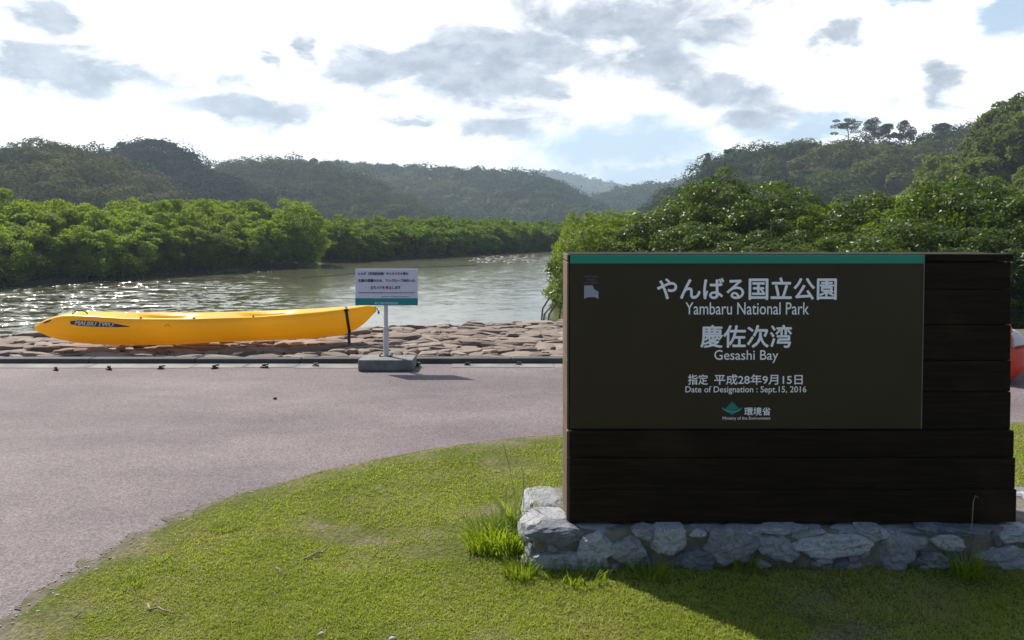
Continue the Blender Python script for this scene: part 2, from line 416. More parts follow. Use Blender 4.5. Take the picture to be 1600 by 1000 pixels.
f1 = g.noise(co, 2.2, 5, 0.65); f2 = g.noise(co, 45, 4, 0.7)
c = g.mix(g.step(f1, 0.42, 0.62), (0.13, 0.15, 0.035), (0.22, 0.20, 0.11))
c = g.mix(g.step(f2, 0.3, 0.7), g.mix(1.0, c, (0.38, 0.38, 0.36), 'MULTIPLY'), c)
g.l.new(c, b.inputs['Base Color']); b.inputs['Roughness'].default_value = 0.95; b.inputs['Specular IOR Level'].default_value = 0.1
bn = g.node('ShaderNodeBump'); bn.inputs['Strength'].default_value = 0.8; bn.inputs['Distance'].default_value = 0.02
g.l.new(f2, bn.inputs['Height']); g.l.new(bn.outputs[0], b.inputs['Normal'])
def wob(i, f, k): return mnoise.fractal(Vector((E[i][0] * f, E[i][1] * f, k)), 1, 2, 4)
V = []; nEd = len(E)
for off, z in ((.02, .0066), (-.03, .012), (-.09, .0185), (-.22, .0245)):
    for i in range(nEd):
        q = E[i] + nE[i] * (off + .03 * wob(i, 3, 0)); V.append((q[0], q[1], z))
Q = [[r * nEd + i, (r + 1) * nEd + i, (r + 1) * nEd + i + 1, r * nEd + i + 1] for r in range(3) for i in range(nEd - 1)]
n0 = len(V); V += [(9.5, V[4 * nEd - 1][1], .0245), (9.5, .4, .0245), (V[3 * nEd][0], .4, .0245)]
Q.append(list(range(3 * nEd, 4 * nEd)) + [n0, n0 + 1, n0 + 2])
bm = bmesh.new(); vs = [bm.verts.new(q) for q in V]
for f in Q: bm.faces.new([vs[i] for i in f])
bmesh.ops.triangulate(bm, faces=[f for f in bm.faces if len(f.verts) > 4]); bmesh.ops.recalc_face_normals(bm, faces=bm.faces[:])
for f in bm.faces:
    if f.normal.z < 0: f.normal_flip()
o = mesh_bm('lawn', bm, m, recalc=False)
struct(o, 'short mown lawn with a few bare patches', 'lawn')
vg = simple('gravelly_verge', (0.19, 0.160, 0.14), (0.115, 0.112, 0.055), 11, 0.95, 1.0, 90, spec=.1, bdist=.01)
V = []
for i in range(nEd):
    w = .025 + .105 * float(sm(np.array((4.9 - E[i][1]) / .7)))
    a = E[i] + nE[i] * max(w * (.75 + .45 * wob(i, 4.5, 2) + .5 * wob(i, 17, 5)), .010); b_ = E[i] - nE[i] * .2
    V += [(a[0], a[1], .0042), (b_[0], b_[1], .0056)]
k = np.arange(nEd - 1) * 2
o = mesh_np('verge', np.array(V), np.stack([k + 1, k + 3, k + 2, k], -1), vg); struct(o, 'sandy gravel verge between asphalt and lawn', 'verge')
rng = np.random.default_rng(11)
def blades(P, H, W, lean, rng, seg=1):
    n = len(P); a = rng.uniform(0, 2 * np.pi, n); la = rng.uniform(0, 2 * np.pi, n)
    s = np.stack([np.cos(a), np.sin(a), np.zeros(n)], -1); l = np.stack([np.cos(la), np.sin(la), np.zeros(n)], -1)
    W = W[:, None]; Hh = H[:, None]; ln = lean[:, None]
    b0 = P - s * W / 2; b1 = P + s * W / 2
    m0 = P + l * ln * Hh * 0.35 + np.array([0, 0, 1]) * Hh * 0.6
    t = P + l * ln * Hh + np.array([0, 0, 1]) * Hh * (1 - 0.35 * np.clip(ln, 0, 1))
    V = np.stack([b0, b1, m0 + s * W * .4, m0 - s * W * .4, t], 1).reshape(-1, 3)
    k = np.arange(n) * 5
    F3 = np.concatenate([np.stack([k, k + 1, k + 2], -1), np.stack([k, k + 2, k + 3], -1), np.stack([k + 3, k + 2, k + 4], -1)])
    return V, F3
N = 640000
Y = rng.uniform(0, 1, N); Y = 1 / (1 / 6.2 + Y * (1 / 2.55 - 1 / 6.2))            # denser close by
X = rng.uniform(-0.72, 0.95, N) * (Y + 0.3)
keep = np.ones(N, bool)
bare = np.array([mnoise.fractal(Vector((float(a) * 1.5, float(b_) * 2.2, 7.7)), 1.0, 2.0, 4) for a, b_ in zip(X, Y)])
clump = np.array([mnoise.noise(Vector((float(a) * 26, float(b_) * 26, 1.3))) for a, b_ in zip(X, Y)])
d_edge = lawn_in(X, Y)
keep &= (bare + 0.15 * clump < 0.50 + 0.14 * rng.normal(size=N)) & (d_edge > 0.02 + 0.16 * rng.random(N) ** 2 + 0.06 * clump)
plinth_foot = (X > 0.03) & (Y > 3.52)
keep &= (d_edge > .07 + .10 * clump) | (Y > 4.8) | (rng.random(N) < .15)
keep &= ~(plinth_foot & (Y < 4.05))
X, Y, bare, clump = X[keep], Y[keep], bare[keep], clump[keep]; n = len(X)
H = (0.007 + 0.013 * rng.random(n) ** 1.5) * (1 + 0.5 * clump) * np.clip(1.25 - 1.2 * np.clip(bare, 0, 1), .5, 1.2)
V, F3 = blades(np.stack([X, Y, 0.007 + .014 * np.clip((d_edge[keep] - .02) / .25, 0, 1)], -1), H, rng.uniform(.0024, .0042, n) * np.clip(Y / 3.2, 1, 1.7), rng.uniform(.3, 1.5, n), rng)
o = mesh_np('grass', V, F3, M_grass); struct(o, 'short bright green grass blades of the lawn', 'grass', 'stuff')

# ------------------------------------------------------------------ rocks
def rock_arrays(seed, sx, sy, sz, sub=3, planes=13, rough=0.05, flat=None):
    bm = bmesh.new(); bmesh.ops.create_icosphere(bm, subdivisions=sub, radius=1.0)
    rg = random.Random(seed); N_ = []
    for k in range(planes):
        nrm = Vector((rg.gauss(0, 1), rg.gauss(0, 1), rg.gauss(0, 1))).normalized(); N_.append((nrm, rg.uniform(.62, .95)))
    if flat: N_.append((Vector(flat).normalized(), 0.55))
    off = Vector((seed * 1.7, seed * .3, seed * 2.1)); V = []
    for v in bm.verts:
        d = v.co.normalized(); r = 1.05; acc = 0
        ks = [dk / max(nk.dot(d), 1e-3) for nk, dk in N_ if nk.dot(d) > 0.05] + [1.05]
        acc = sum(q ** -34 for q in ks) ** (-1 / 34)
        r = acc * (1 + rough * mnoise.fractal(d * 2.6 + off, 1.0, 2.0, 4))
        V.append((d.x * r * sx, d.y * r * sy, d.z * r * sz))
    Q = [[w.index for w in f.verts] for f in bm.faces]; bm.free()
    return V, Q
m, g, b = material('revetment_stone')
geo = g.node('ShaderNodeNewGeometry'); co = geo.outputs['Position']
f = g.math('ADD', g.math('MULTIPLY', geo.outputs['Random Per Island'], 0.6), g.math('MULTIPLY', g.noise(co, 7, 5, 0.65), 0.5))
c = g.mix(f, (0.10, 0.070, 0.056), (0.32, 0.255, 0.212))
c = g.mix(g.step(g.noise(co, 28, 4, 0.7), 0.56, 0.75), c, (0.13, 0.105, 0.09))
g.l.new(c, b.inputs['Base Color']); b.inputs['Roughness'].default_value = 0.85; b.inputs['Specular IOR Level'].default_value = 0.3
bn = g.node('ShaderNodeBump'); bn.inputs['Strength'].default_value = 0.6; bn.inputs['Distance'].default_value = 0.02
g.l.new(g.noise(co, 24, 6, 0.65), bn.inputs['Height']); g.l.new(bn.outputs[0], b.inputs['Normal'])
M_rev = m
mb = MB(); rr = random.Random(21)
protos = [rock_arrays(100 + k, 1, 1, 1, 2, 9, 0.12, (0, 0, 1)) for k in range(14)]
y = KY + 0.30; row = 0
while y < 14.6:
    x = -15 + (row % 2) * 0.2
    while x < 4.2:
        w = rr.choice((rr.uniform(.09, .2), rr.uniform(.16, .34))); dpt = rr.uniform(.08, .16)
        xx, yy = x + w * .8, y + rr.uniform(-.08, .08)
        sd = float(river_sd(np.array([xx]), np.array([yy]))[0])
        if sd < 0.5:
            z = -0.005 + rr.uniform(-.015, .03) if sd < -1.0 else -0.005 - 1.25 * (sd + 1.0) / 1.5 + rr.uniform(-.02, .02)
            Vp, Qp = protos[rr.randrange(14)]; a = rr.uniform(-.6, .6); ca, sa = math.cos(a), math.sin(a); h = rr.uniform(.05, .085)
            tx, ty = rr.uniform(-.09, .09), rr.uniform(-.13, .13)
            fl = rr.choice((-1, 1))
            mb.add([(xx + (vx * ca * fl * w - vy * sa * dpt), yy + (vx * sa * w * .6 + vy * ca * dpt), z + vz * h + vx * tx * w + vy * ty * dpt) for vx, vy, vz in Vp],
                   Qp if fl > 0 else [q[::-1] for q in Qp])
        x += w * 1.42
    y += 0.19; row += 1
o = mb.build('stone_revetment', M_rev, smooth=False)
tag(o, 'rough flat rubble stone bank between the kerb and the river', 'stone bank')

# ------------------------------------------------------------------ park sign on its plinth
SY = 3.60; PT = 0.213          # depth of the sign's front, height of the plinth top
m, g, b = material('dark_stained_wood')
co = g.node('ShaderNodeTexCoord').outputs['Object']
st = g.node('ShaderNodeMapping'); g.l.new(co, st.inputs[0]); st.inputs['Scale'].default_value = (1.2, 1.2, 22)
gr = g.noise(st.outputs[0], 3.2, 6, 0.65, 0.8)
c = g.mix(g.step(gr, 0.35, 0.7), (0.0105, 0.0068, 0.0038), (0.025, 0.0155, 0.0088))
c = g.mix(g.math('MULTIPLY', g.step(g.noise(co, 2.2, 3), .55, .75), .5), c, (0.042, 0.026, 0.015))
g.l.new(c, b.inputs['Base Color']); b.inputs['Roughness'].default_value = 0.7; b.inputs['Specular IOR Level'].default_value = 0.08
bn = g.node('ShaderNodeBump'); bn.inputs['Strength'].default_value = 0.35; bn.inputs['Distance'].default_value = 0.004
g.l.new(gr, bn.inputs['Height']); g.l.new(bn.outputs[0], b.inputs['Normal'])
M_dark = m
M_endgrain = simple('weathered_end_wood', (0.20, 0.145, 0.105), (0.12, 0.085, 0.06), 5, 0.8, 0.3, 40, (1, 1, .3), spec=.2)
M_panel = simple('brown_sign_sheet', (0.031, 0.0215, 0.0075), (0.035, 0.0245, 0.009), 3, 0.45, spec=0.3)
M_green = simple('green_band_film', (0.0, 0.27, 0.175), None, rough=0.45)
M_letter = simple('pale_blue_lettering', (0.93, 0.95, 1.0), None, rough=0.4)
M_letter.node_tree.nodes['Principled BSDF'].inputs['Metallic'].default_value = 0.15
M_letter_dim = simple('grey_lettering', (0.115, 0.115, 0.14), None, rough=0.5)
M_logo = simple('grey_emblem', (0.34, 0.35, 0.44), None, rough=0.5)
M_logo_g = simple('green_emblem', (0.0, 0.22, 0.16), None, rough=0.5)
M_logo_b = simple('blue_green_emblem', (0.06, 0.33, 0.36), None, rough=0.5)

sg = thing('park_sign', 'large dark timber park sign with white Japanese and English lettering', 'sign', (at(1236, 817, SY).x, SY + .15, PT))
base = Vector(sg.location)
def under(o, t):
    """keep world coordinates, hang under t"""
    o.parent = t; o.matrix_parent_inverse = t.matrix_world.inverted(); return o
bpy.context.view_layer.update()
BACK = SY + 0.31
def plank(bm, xl, xr, yt, yb, yf, back, bev=.004, gap=.0013):
    A = at(xl, yb, yf); B = at(xr, yt, yf)
    box(bm, A.x, B.x, yf, back, A.z + gap, B.z - gap, bev)
bm = bmesh.new()
for yt, yb in ((409.5, 452), (452, 507.5), (507.5, 563), (563, 612), (612, 671.5)):
    plank(bm, 890, 1580, yt, yb, SY, BACK - .01)
up = under(mesh_bm('upper_cladding', bm, M_dark), sg)
bm = bmesh.new(); plank(bm, 889, 1584, 396.5, 409, SY - .004, BACK, .004)
cap = under(mesh_bm('cap_board', bm, M_dark), sg)
bm = bmesh.new()
for k, (yt, yb) in enumerate(((673, 715), (715, 764.5), (764.5, 816.5))):
    plank(bm, 889.2 , 1585 + 2 * k, yt, yb, SY - .03, BACK + .01)
lw = under(mesh_bm('lower_cladding', bm, M_dark), sg)
# weathered end boards closing the left end, a hair proud of the planks
bm = bmesh.new()
xl = at(889.5, 500, SY).x
for yt, yb in ((397.5, 408), (410, 563), (563, 671), (674, 715), (715, 764.5), (764.5, 816)):
    z1, z0 = at(800, yt, SY).z, at(800, yb, SY).z
    box(bm, xl - .010, xl - .0005, SY + .004, BACK - .012, z0 + .001, z1 - .001, .002)
under(mesh_bm('end_board', bm, M_endgrain), sg)
PY_ = SY - .004
A = at(890.5, 670, PY_ - .004); B = at(1443.5, 398.3, PY_ - .004)
bm = bmesh.new(); box(bm, A.x, B.x, PY_ - .006, PY_ + .003, A.z, at(800, 412.2, PY_).z, .001, 1)
pn = under(mesh_bm('panel', bm, M_panel), sg)
bm = bmesh.new(); box(bm, A.x, B.x, PY_ - .0065, PY_ + .003, at(800, 411.8, PY_).z, B.z, .001, 1)
under(mesh_bm('green_band', bm, M_green), sg)
M_trim = simple('thin_metal_edge', (0.16, 0.15, 0.13), None, rough=0.4)
bm = bmesh.new(); xr = B.x; box(bm, xr + .0005, xr + .004, PY_ - .006, PY_ + .003, A.z, B.z)
under(mesh_bm('edge_trim', bm, M_trim), sg)
TY = PY_ - .0085
for body, (x0, y0, x1, y1), w, mt in (
    ('やんばる国立公園', (1027, 434, 1307, 468), .022, M_letter),
    ('Yambaru National Park', (1071, 472.5, 1264, 491.5), .006, M_letter),
    ('慶佐次湾', (1095, 508, 1237, 543), .020, M_letter),
    ('Gesashi Bay', (1116, 547, 1216, 567), .006, M_letter),
    ('指定', (1075, 585, 1106, 601), .016, M_letter), ('平成28年9月15日', (1116, 585, 1254, 601), .016, M_letter),
    ('Date of Designation : Sept.15, 2016', (1071, 603.5, 1260, 616), .01, M_letter),
    ('環境省', (1163, 636.5, 1204, 649), .02, M_letter),
    ('Ministry of the Environment', (1129, 651, 1204, 657), .01, M_letter),
    ('NATIONAL', (913, 430, 935, 433.8), .01, M_letter_dim), ('PARKS', (917, 435.5, 932, 439.2), .01, M_letter_dim), ('OF JAPAN', (913, 440.6, 935, 444.4), .01, M_letter_dim)):
    under(fit_text(body, mt, 'lettering', None, x0, y0, x1, y1, TY, w), sg)
under(poly_px('emblem', [(912.8, 446), (926, 446), (928.5, 452), (935, 455.5), (935.3, 467), (930, 464.6), (924, 464), (918, 464.6), (912.8, 467)], TY, M_logo, None), sg)
em = under(poly_px('ministry_emblem', [(1144, 627.5), (1157, 640), (1150, 639.6), (1142, 641), (1136, 641), (1132.5, 639.5)], TY, M_logo_g, None), sg)
under(poly_px('ministry_emblem', [(1134, 642.5), (1144, 644), (1154, 642.5), (1144, 648.5)], TY, M_logo_g, None), sg)
arc_o = [(1144 + 15.5 * math.cos(t), 636.5 + 8.0 * math.sin(t)) for t in np.linspace(0, math.pi, 15)]
arc_i = [(1144 + 14.5 * math.cos(t), 636.0 + 5.6 * math.sin(t)) for t in np.linspace(math.pi, 0, 15)]
arc = under(poly_px('ministry_emblem_arc', arc_o + arc_i, TY - .001, M_logo_b, None), sg)

# plinth ---------------------------------------------------------------------
m, g, b = material('pale_plinth_stone')
geo = g.node('ShaderNodeNewGeometry'); oi = g.node('ShaderNodeObjectInfo')
tco = g.node('ShaderNodeTexCoord').outputs['Object']
k = g.vmath('ADD', geo.outputs['Position'], g.vmath('MULTIPLY', oi.outputs['Random'], (7, 5, 3)))
n1_ = g.noise(k, 9, 6, 0.7); n2_ = g.noise(k, 42, 5, 0.75); n3_ = g.noise(k, 110, 3, 0.7)
c = g.mix(oi.outputs['Random'], (0.10, 0.11, 0.14), (0.46, 0.465, 0.48))
c = g.mix(g.math('MULTIPLY', g.step(n1_, .48, .68), .45), c, (0.46, 0.46, 0.46))
c = g.mix(g.math('MULTIPLY', g.step(n2_, .50, .68), .75), c, (0.12, 0.125, 0.14))
c = g.mix(g.math('MULTIPLY', g.step(n3_, .55, .75), .6), c, (0.06, 0.06, 0.068))
g.l.new(c, b.inputs['Base Color']); b.inputs['Roughness'].default_value = 0.85; b.inputs['Specular IOR Level'].default_value = 0.25
bn = g.node('ShaderNodeBump'); bn.inputs['Strength'].default_value = 0.8; bn.inputs['Distance'].default_value = 0.015
g.l.new(g.math('ADD', n1_, n2_), bn.inputs['Height']); g.l.new(bn.outputs[0], b.inputs['Normal'])
M_stone = m
M_mortar = simple('sandy_mortar', (0.19, 0.17, 0.135), (0.11, 0.098, 0.08), 12, 0.9, 0.7, 70, bdist=.01)
PF = 3.52; PB = 4.12; PX0 = 0.085; PX1 = 2.62
pl = thing('stone_plinth', 'low plinth of pale rubble stones and mortar under the timber sign', 'plinth', (1.35, 3.82, 0.0))
bpy.context.view_layer.update()
bm = bmesh.new(); box(bm, PX0 + .01, PX1, PF, PB, -.02, PT - .018, .02, 2)
bmesh.ops.subdivide_edges(bm, edges=bm.edges[:], cuts=5, use_grid_fill=True)
for v in bm.verts: v.co += Vector((0, 1, 1)) * 0.006 * mnoise.noise(v.co * 14)
under(mesh_bm('mortar', bm, M_mortar, smooth=False), pl)
front = [(821, 819, 915, 853), (826, 857, 940, 893), (896, 829, 965, 880), (952, 834, 1010, 888), (990, 820, 1024, 842), (1019, 822, 1074, 874), (1053, 856, 1118, 896),
         (1098, 823, 1180, 884), (1180, 832, 1245, 877), (1246, 830, 1368, 868), (1333, 821, 1380, 842), (1368, 832, 1434, 894), (1443, 863, 1488, 891), (1450, 832, 1506, 860),
         (1526, 846, 1612, 893), (1272, 867, 1301, 881), (1560, 823, 1630, 846), (1435, 822, 1520, 836), (1180, 820, 1260, 834), (1625, 850, 1690, 893)]
for k, (x0, y0, x1, y1) in enumerate(front):
    A = at(x0, y1, PF); B = at(x1, y0, PF)
    w, h = (B.x - A.x) / 2, (B.z - A.z) / 2
    Vr, Qr = rock_arrays(300 + k, w * 1.16, 0.075 + 0.32 * min(w, h), h * 1.17, 4, 15, 0.15, (0, -1, 0))
    cx, cz = (A.x + B.x) / 2, (A.z + B.z) / 2
    a = rr.uniform(-.12, .12)
    Vr = [(cx + vx * math.cos(a) - vz * math.sin(a), PF + 0.018 + vy, min(cz + vz * math.cos(a) + vx * math.sin(a), PT - .001)) for vx, vy, vz in Vr]
    o = mesh_np('stone', np.array(Vr), Qr, M_stone, smooth=False); under(o, pl)
for k in range(46):                                # small packing stones pressed into the joints between the big ones
    x_, z_ = rr.uniform(PX0 + .05, PX1 - .05), rr.uniform(.02, PT - .03); w_, h_ = rr.uniform(.025, .06), rr.uniform(.018, .038)
    Vr, Qr = rock_arrays(500 + k, w_, .035, h_, 3, 12, .14); a = rr.uniform(-.5, .5)
    Vr = [(x_ + vx * math.cos(a) - vz * math.sin(a), PF + .004 + vy, min(z_ + vz * math.cos(a) + vx * math.sin(a), PT - .004)) for vx, vy, vz in Vr]
    under(mesh_np('stone', np.array(Vr), Qr, M_stone, smooth=False), pl)
# stones of the left end and the flat stones on top
side = [(PX0 - .0, 3.66, .16, .06, .10, .075), (PX0, 3.93, .16, .05, .15, .085), (PX0, 3.60, .06, .05, .11, .07), (PX0 + .01, 3.85, .055, .05, .13, .065), (PX0, 4.06, .07, .05, .10, .08),
        (.16, 4.08, .16, .11, .07, .065), (.17, 3.92, .185, .10, .11, .04), (.17, 3.70, .185, .10, .12, .04)]
xq = .38
while xq < 2.6:
    w = rr.uniform(.09, .17); side.append((xq, PF + .045, PT - .035, w, .06, .038)); side.append((xq + .03, PB - .05, .16, w, .07, .06)); side.append((xq + .05, PB - .02, .06, w, .05, .07)); xq += w * 1.8
for yq in (3.6, 3.8, 4.0): side.append((PX1 - .04, yq, .15, .09, .12, .07))
for k, (cx, cy, cz, sx_, sy_, sz_) in enumerate(side):
    Vr, Qr = rock_arrays(400 + k, sx_, sy_, sz_, 4, 11, 0.08, (0, 0, 1) if cz > .15 else (-1, 0, 0))
    Vr = [(cx + q[0], cy + q[1], min(cz + q[2], PT - .001 + .03 * (q[0] + cx < .2))) for q in Vr]
    under(mesh_np('stone', np.array(Vr), Qr, M_stone, smooth=False), pl)

# ------------------------------------------------------------------ small notice on a pole
NY = 8.78
pc = onz(602, 571, 0)
M_block = simple('dark_cast_concrete', (0.20, 0.195, 0.19), (0.13, 0.128, 0.125), 8, 0.85, 0.35, 60, bdist=.004)
M_pole = simple('white_painted_pole', (0.62, 0.62, 0.63), (0.50, 0.50, 0.51), 9, 0.4)
M_board = simple('pale_lilac_board', (0.68, 0.68, 0.78), None, rough=0.5)
M_teal = simple('teal_band', (0.0, 0.24, 0.24), None, rough=0.5)
M_ink = simple('black_ink', (0.012, 0.012, 0.02), None, rough=0.6)
M_red = simple('red_ink', (0.55, 0.03, 0.05), None, rough=0.6)
M_white = simple('white_ink', (0.75, 0.80, 0.80), None, rough=0.6)
M_black = simple('black_plastic', (0.012, 0.012, 0.013), None, rough=0.5)
nt = thing('notice_sign', 'small pale notice with teal band on a white pole in a concrete block', 'notice', (pc.x, NY, 0))
bpy.context.view_layer.update()
A = onz(559, 580.5); B = onz(645, 580.5)
bm = bmesh.new(); box(bm, A.x, B.x, A.y, A.y + .36, 0.004, .125, .014, 2)
for q in (A.x - .002,): pass
under(mesh_bm('base_block', bm, M_block), nt)
z1 = at(800, 512, NY).z; z2 = at(800, 430, NY).z; px_ = at(603, 500, NY).x
mbb = MB(); mbb.tube([(px_, NY, .12), (px_, NY, z1)], .030, 16); under(mbb.build('lower_pole', M_pole, smooth=False), nt)
mbb = MB(); mbb.tube([(px_, NY, z1 - .03), (px_, NY, z2)], .024, 16); under(mbb.build('upper_pole', M_pole), nt)
mbb = MB(); mbb.tube([(px_, NY, z1 - .015), (px_, NY, z1 + .012)], .034, 16); mbb.tube([(px_ + .03, NY, z1), (px_ + .055, NY, z1)], .008, 8); under(mbb.build('clamp', M_pole), nt)
mbb = MB(); mbb.tube([(px_, NY, .122), (px_, NY, .132)], .075, 16); under(mbb.build('pole_flange', M_block), nt)
for dx, dy in ((-.06, -.05), (.06, -.05), (.06, .05), (-.06, .05)):
    mbb = MB(); mbb.tube([(px_ + dx, NY + dy, .12), (px_ + dx, NY + dy, .148)], .009, 6); under(mbb.build('anchor_bolt', M_black), nt)
BY = NY - .034
A = at(555.3, 477, BY); B = at(652.5, 420, BY); zs = at(800, 466, BY).z
bm = bmesh.new(); box(bm, A.x, B.x, BY, BY + .012, A.z, B.z, .002, 1); under(mesh_bm('board', bm, M_board), nt)
bm = bmesh.new(); box(bm, A.x - .0005, B.x + .0005, BY - .002, BY + .004, A.z - .0005, zs, 0); under(mesh_bm('teal_band', bm, M_teal), nt)
LY = BY - .0035
for body, bx, w, mt in (('ヒルギ（天然記念物）やシオマネキ等の', (560, 425.3, 638, 430.0), .035, M_ink), ('生態の保護のため、マングローブ林内への', (560, 436, 648, 440.8), .035, M_ink),
                        ('立ち入りを', (579, 446.8, 601, 451.7), .035, M_ink), ('禁', (602.5, 446.8, 607, 451.7), .035, M_red), ('止します', (608, 446.8, 625.5, 451.7), .035, M_ink),
                        ('東村 東村教育委員会', (585, 472, 622, 475.6), .01, M_white)):
    under(fit_text(body, mt, 'lettering', None, *bx, LY, w), nt)
M_faded = simple('faded_ink', (.10, .10, .15))
for yy, x0, x1 in ((457.6, 559.5, 648), (463.4, 596, 641)):                       # lines of print too small to read
    x = x0; bm = bmesh.new()
    while x < x1 - 2:
        w = rr.uniform(1.0, 3.2); P_ = at(x, yy + .7, LY); Q_ = at(min(x + w, x1), yy - (.9 if yy < 460 else .3), LY)
        bm.faces.new([bm.verts.new(q) for q in ((P_.x, LY, P_.z), (Q_.x, LY, P_.z), (Q_.x, LY, Q_.z), (P_.x, LY, Q_.z))]); x += w + rr.uniform(.6, 1.5)
    under(mesh_bm('fine_print', bm, M_faded, recalc=False), nt)

# ------------------------------------------------------------------ pegs along the kerb
peg_px = [(87, 577), (170, 576), (251, 575), (335, 574.5), (413, 573), (493, 571), (652, 570), (730, 569.5), (810, 568.5)]
def peg_bm():
    bm = bmesh.new()
    box(bm, -.032, .032, -.02, .02, 0, .012, .004); box(bm, -.018, .012, -.012, .012, .010, .032, .005); box(bm, .008, .045, -.008, .008, .020, .034, .003)
    return bm
peg0 = None
for k, (x, y) in enumerate(peg_px):
    q = onz(x, y + 1, 0.004)
    if not peg0: o = peg0 = mesh_bm('ground_peg', peg_bm(), M_black)
    else: o = link(peg0.copy())
    o.location = (q.x, min(q.y, KY - .06), .005); o.rotation_euler = (0, 0, rr.uniform(-.9, .9)); o.scale = [rr.uniform(.9, 1.25)] * 3
    tag(o, 'small black peg fixed in the gutter before the kerb', 'peg', 'black pegs in the gutter along the kerb')

# ------------------------------------------------------------------ kayaks
def lerp_tab(tab, s):
    a = np.array(tab); return float(np.interp(s, a[:, 0], a[:, 1]))
def smooth_tab(tab, s, w=.02): return sum(lerp_tab(tab, min(max(s + d * w, 0), 1)) for d in (-1, -.5, 0, .5, 1)) / 5
YK = dict(L=4.06,
    gun=[(0, .235), (.02, .295), (.05, .345), (.085, .385), (.12, .395), (.18, .385), (.27, .36), (.46, .345), (.65, .355), (.83, .39), (.93, .42), (.98, .437), (1, .43)],
    keel=[(0, .215), (.02, .165), (.05, .11), (.12, .045), (.23, .01), (.38, 0), (.5, .02), (.65, .03), (.8, .04), (.90, .07), (.945, .16), (.975, .26), (1, .385)],
    half=[(0, .018), (.02, .075), (.06, .16), (.12, .235), (.2, .30), (.35, .365), (.5, .385), (.65, .365), (.8, .29), (.9, .18), (.96, .085), (1, .02)])
def kayak_hull(T, ns=72, ring=36):
    V = []; Q = []
    for i in range(ns + 1):
        s = i / ns; s = .5 - .5 * math.cos(math.pi * s) if True else s
        zg, zk, hw = (smooth_tab(T[k], s, .012) for k in ('gun', 'keel', 'half'))
        well = 0.0
        for c0, wd in ((.36, .12), (.66, .12)): well = max(well, float(sm(1 - abs(s - c0) / wd)))
        for k in range(ring):
            t = k / ring
            if t < .62:                                # hull, near gunwale down round the keel to the far gunwale
                a = t / .62 * math.pi
                yy = -math.cos(a); zz = 1 - abs(math.sin(a)) ** .55
                yy = math.copysign(abs(yy) ** .72, yy)
                flare = 1 - .10 * (1 - zz)
                V.append((s * T['L'], yy * hw * flare, zk + (zg - zk) * zz))
            else:                                      # deck, back from far to near
                a = (t - .62) / .38; yy = 1 - 2 * a
                rim = math.sin(math.pi * a) ** .35
                z = zg + .022 * rim * (1 if hw > .05 else .5)
                z -= well * .17 * float(sm((1 - abs(yy) - .16) / .22))
                V.append((s * T['L'], yy * hw, z))
    for i in range(ns):
        for k in range(ring):
            Q.append([i * ring + k, (i + 1) * ring + k, (i + 1) * ring + (k + 1) % ring, i * ring + (k + 1) % ring])
    Q.append(list(range(ring))); Q.append(list(range(ns * ring, (ns + 1) * ring))[::-1])
    return V, Q
def plastic(name, c, trans, tf, rough=.35):
    m, g, b = material(name)
    co = g.node('ShaderNodeTexCoord').outputs['Object']
    st = g.node('ShaderNodeMapping'); g.l.new(co, st.inputs[0]); st.inputs['Scale'].default_value = (1, 3, 6)
    scf = g.step(g.noise(st.outputs[0], 9, 6, .7), .55, .8)
    col = g.mix(g.math('MULTIPLY', scf, .45), c, tuple(q * .62 + .03 for q in c))
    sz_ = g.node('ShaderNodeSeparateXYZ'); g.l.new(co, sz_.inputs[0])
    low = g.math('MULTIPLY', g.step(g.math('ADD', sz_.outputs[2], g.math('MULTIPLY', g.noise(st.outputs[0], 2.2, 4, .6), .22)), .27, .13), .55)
    col = g.mix(low, col, (c[0] * .85, c[1] * .55, c[2]))          # grime low on the hull, with the underside's orange shading painted in
    scr = g.noise(st.outputs[0], 26, 5, .8); col = g.mix(g.math('MULTIPLY', g.step(scr, .66, .74), .4), col, tuple(q * .45 + .05 for q in c))
    g.l.new(col, b.inputs['Base Color']); b.inputs['Roughness'].default_value = rough
    tr = g.node('ShaderNodeBsdfTranslucent'); tr.inputs[0].default_value = (*trans, 1)
    mx = g.node('ShaderNodeMixShader'); mx.inputs[0].default_value = tf
    g.l.new(b.outputs[0], mx.inputs[1]); g.l.new(tr.outputs[0], mx.inputs[2]); g.l.new(mx.outputs[0], g.n['Material Output'].inputs[0])
    bn = g.node('ShaderNodeBump'); bn.inputs['Strength'].default_value = .12; bn.inputs['Distance'].default_value = .01
    g.l.new(g.noise(co, 5, 3), bn.inputs['Height']); g.l.new(bn.outputs[0], b.inputs['Normal'])
    return m
M_yellow = plastic('yellow_polyethylene', (0.95, 0.60, 0.010), (1.0, 0.66, 0.03), .36)
KZ = .082
kl = Vector((at(55, 514, 9.72).x, 9.72, KZ)); kr = Vector((at(588, 485, 10.35).x, 10.35, KZ))
YK['L'] = (kr - kl).length
kang = math.atan2(kr.y - kl.y, kr.x - kl.x)
ky = thing('kayak', 'long yellow sit-on-top kayak lying on the stone bank beside the kerb', 'kayak', kl, rz=kang)
Vh, Qh = kayak_hull(YK)
hull = mesh_np('hull', np.array(Vh), Qh, M_yellow, ky, True)
bvh = BVHTree.FromPolygons([Vector(v) for v in Vh], Qh)
def side_hit(x, z, off=.004):
    h = bvh.ray_cast(Vector((x, -2, z)), Vector((0, 1, 0)))
    return (h[0] + h[1].normalized() * math.copysign(off, -h[1].y) if h[0] else Vector((x, -.3, z)))
def kx(px): return (px - 55) / (588 - 55) * YK['L']
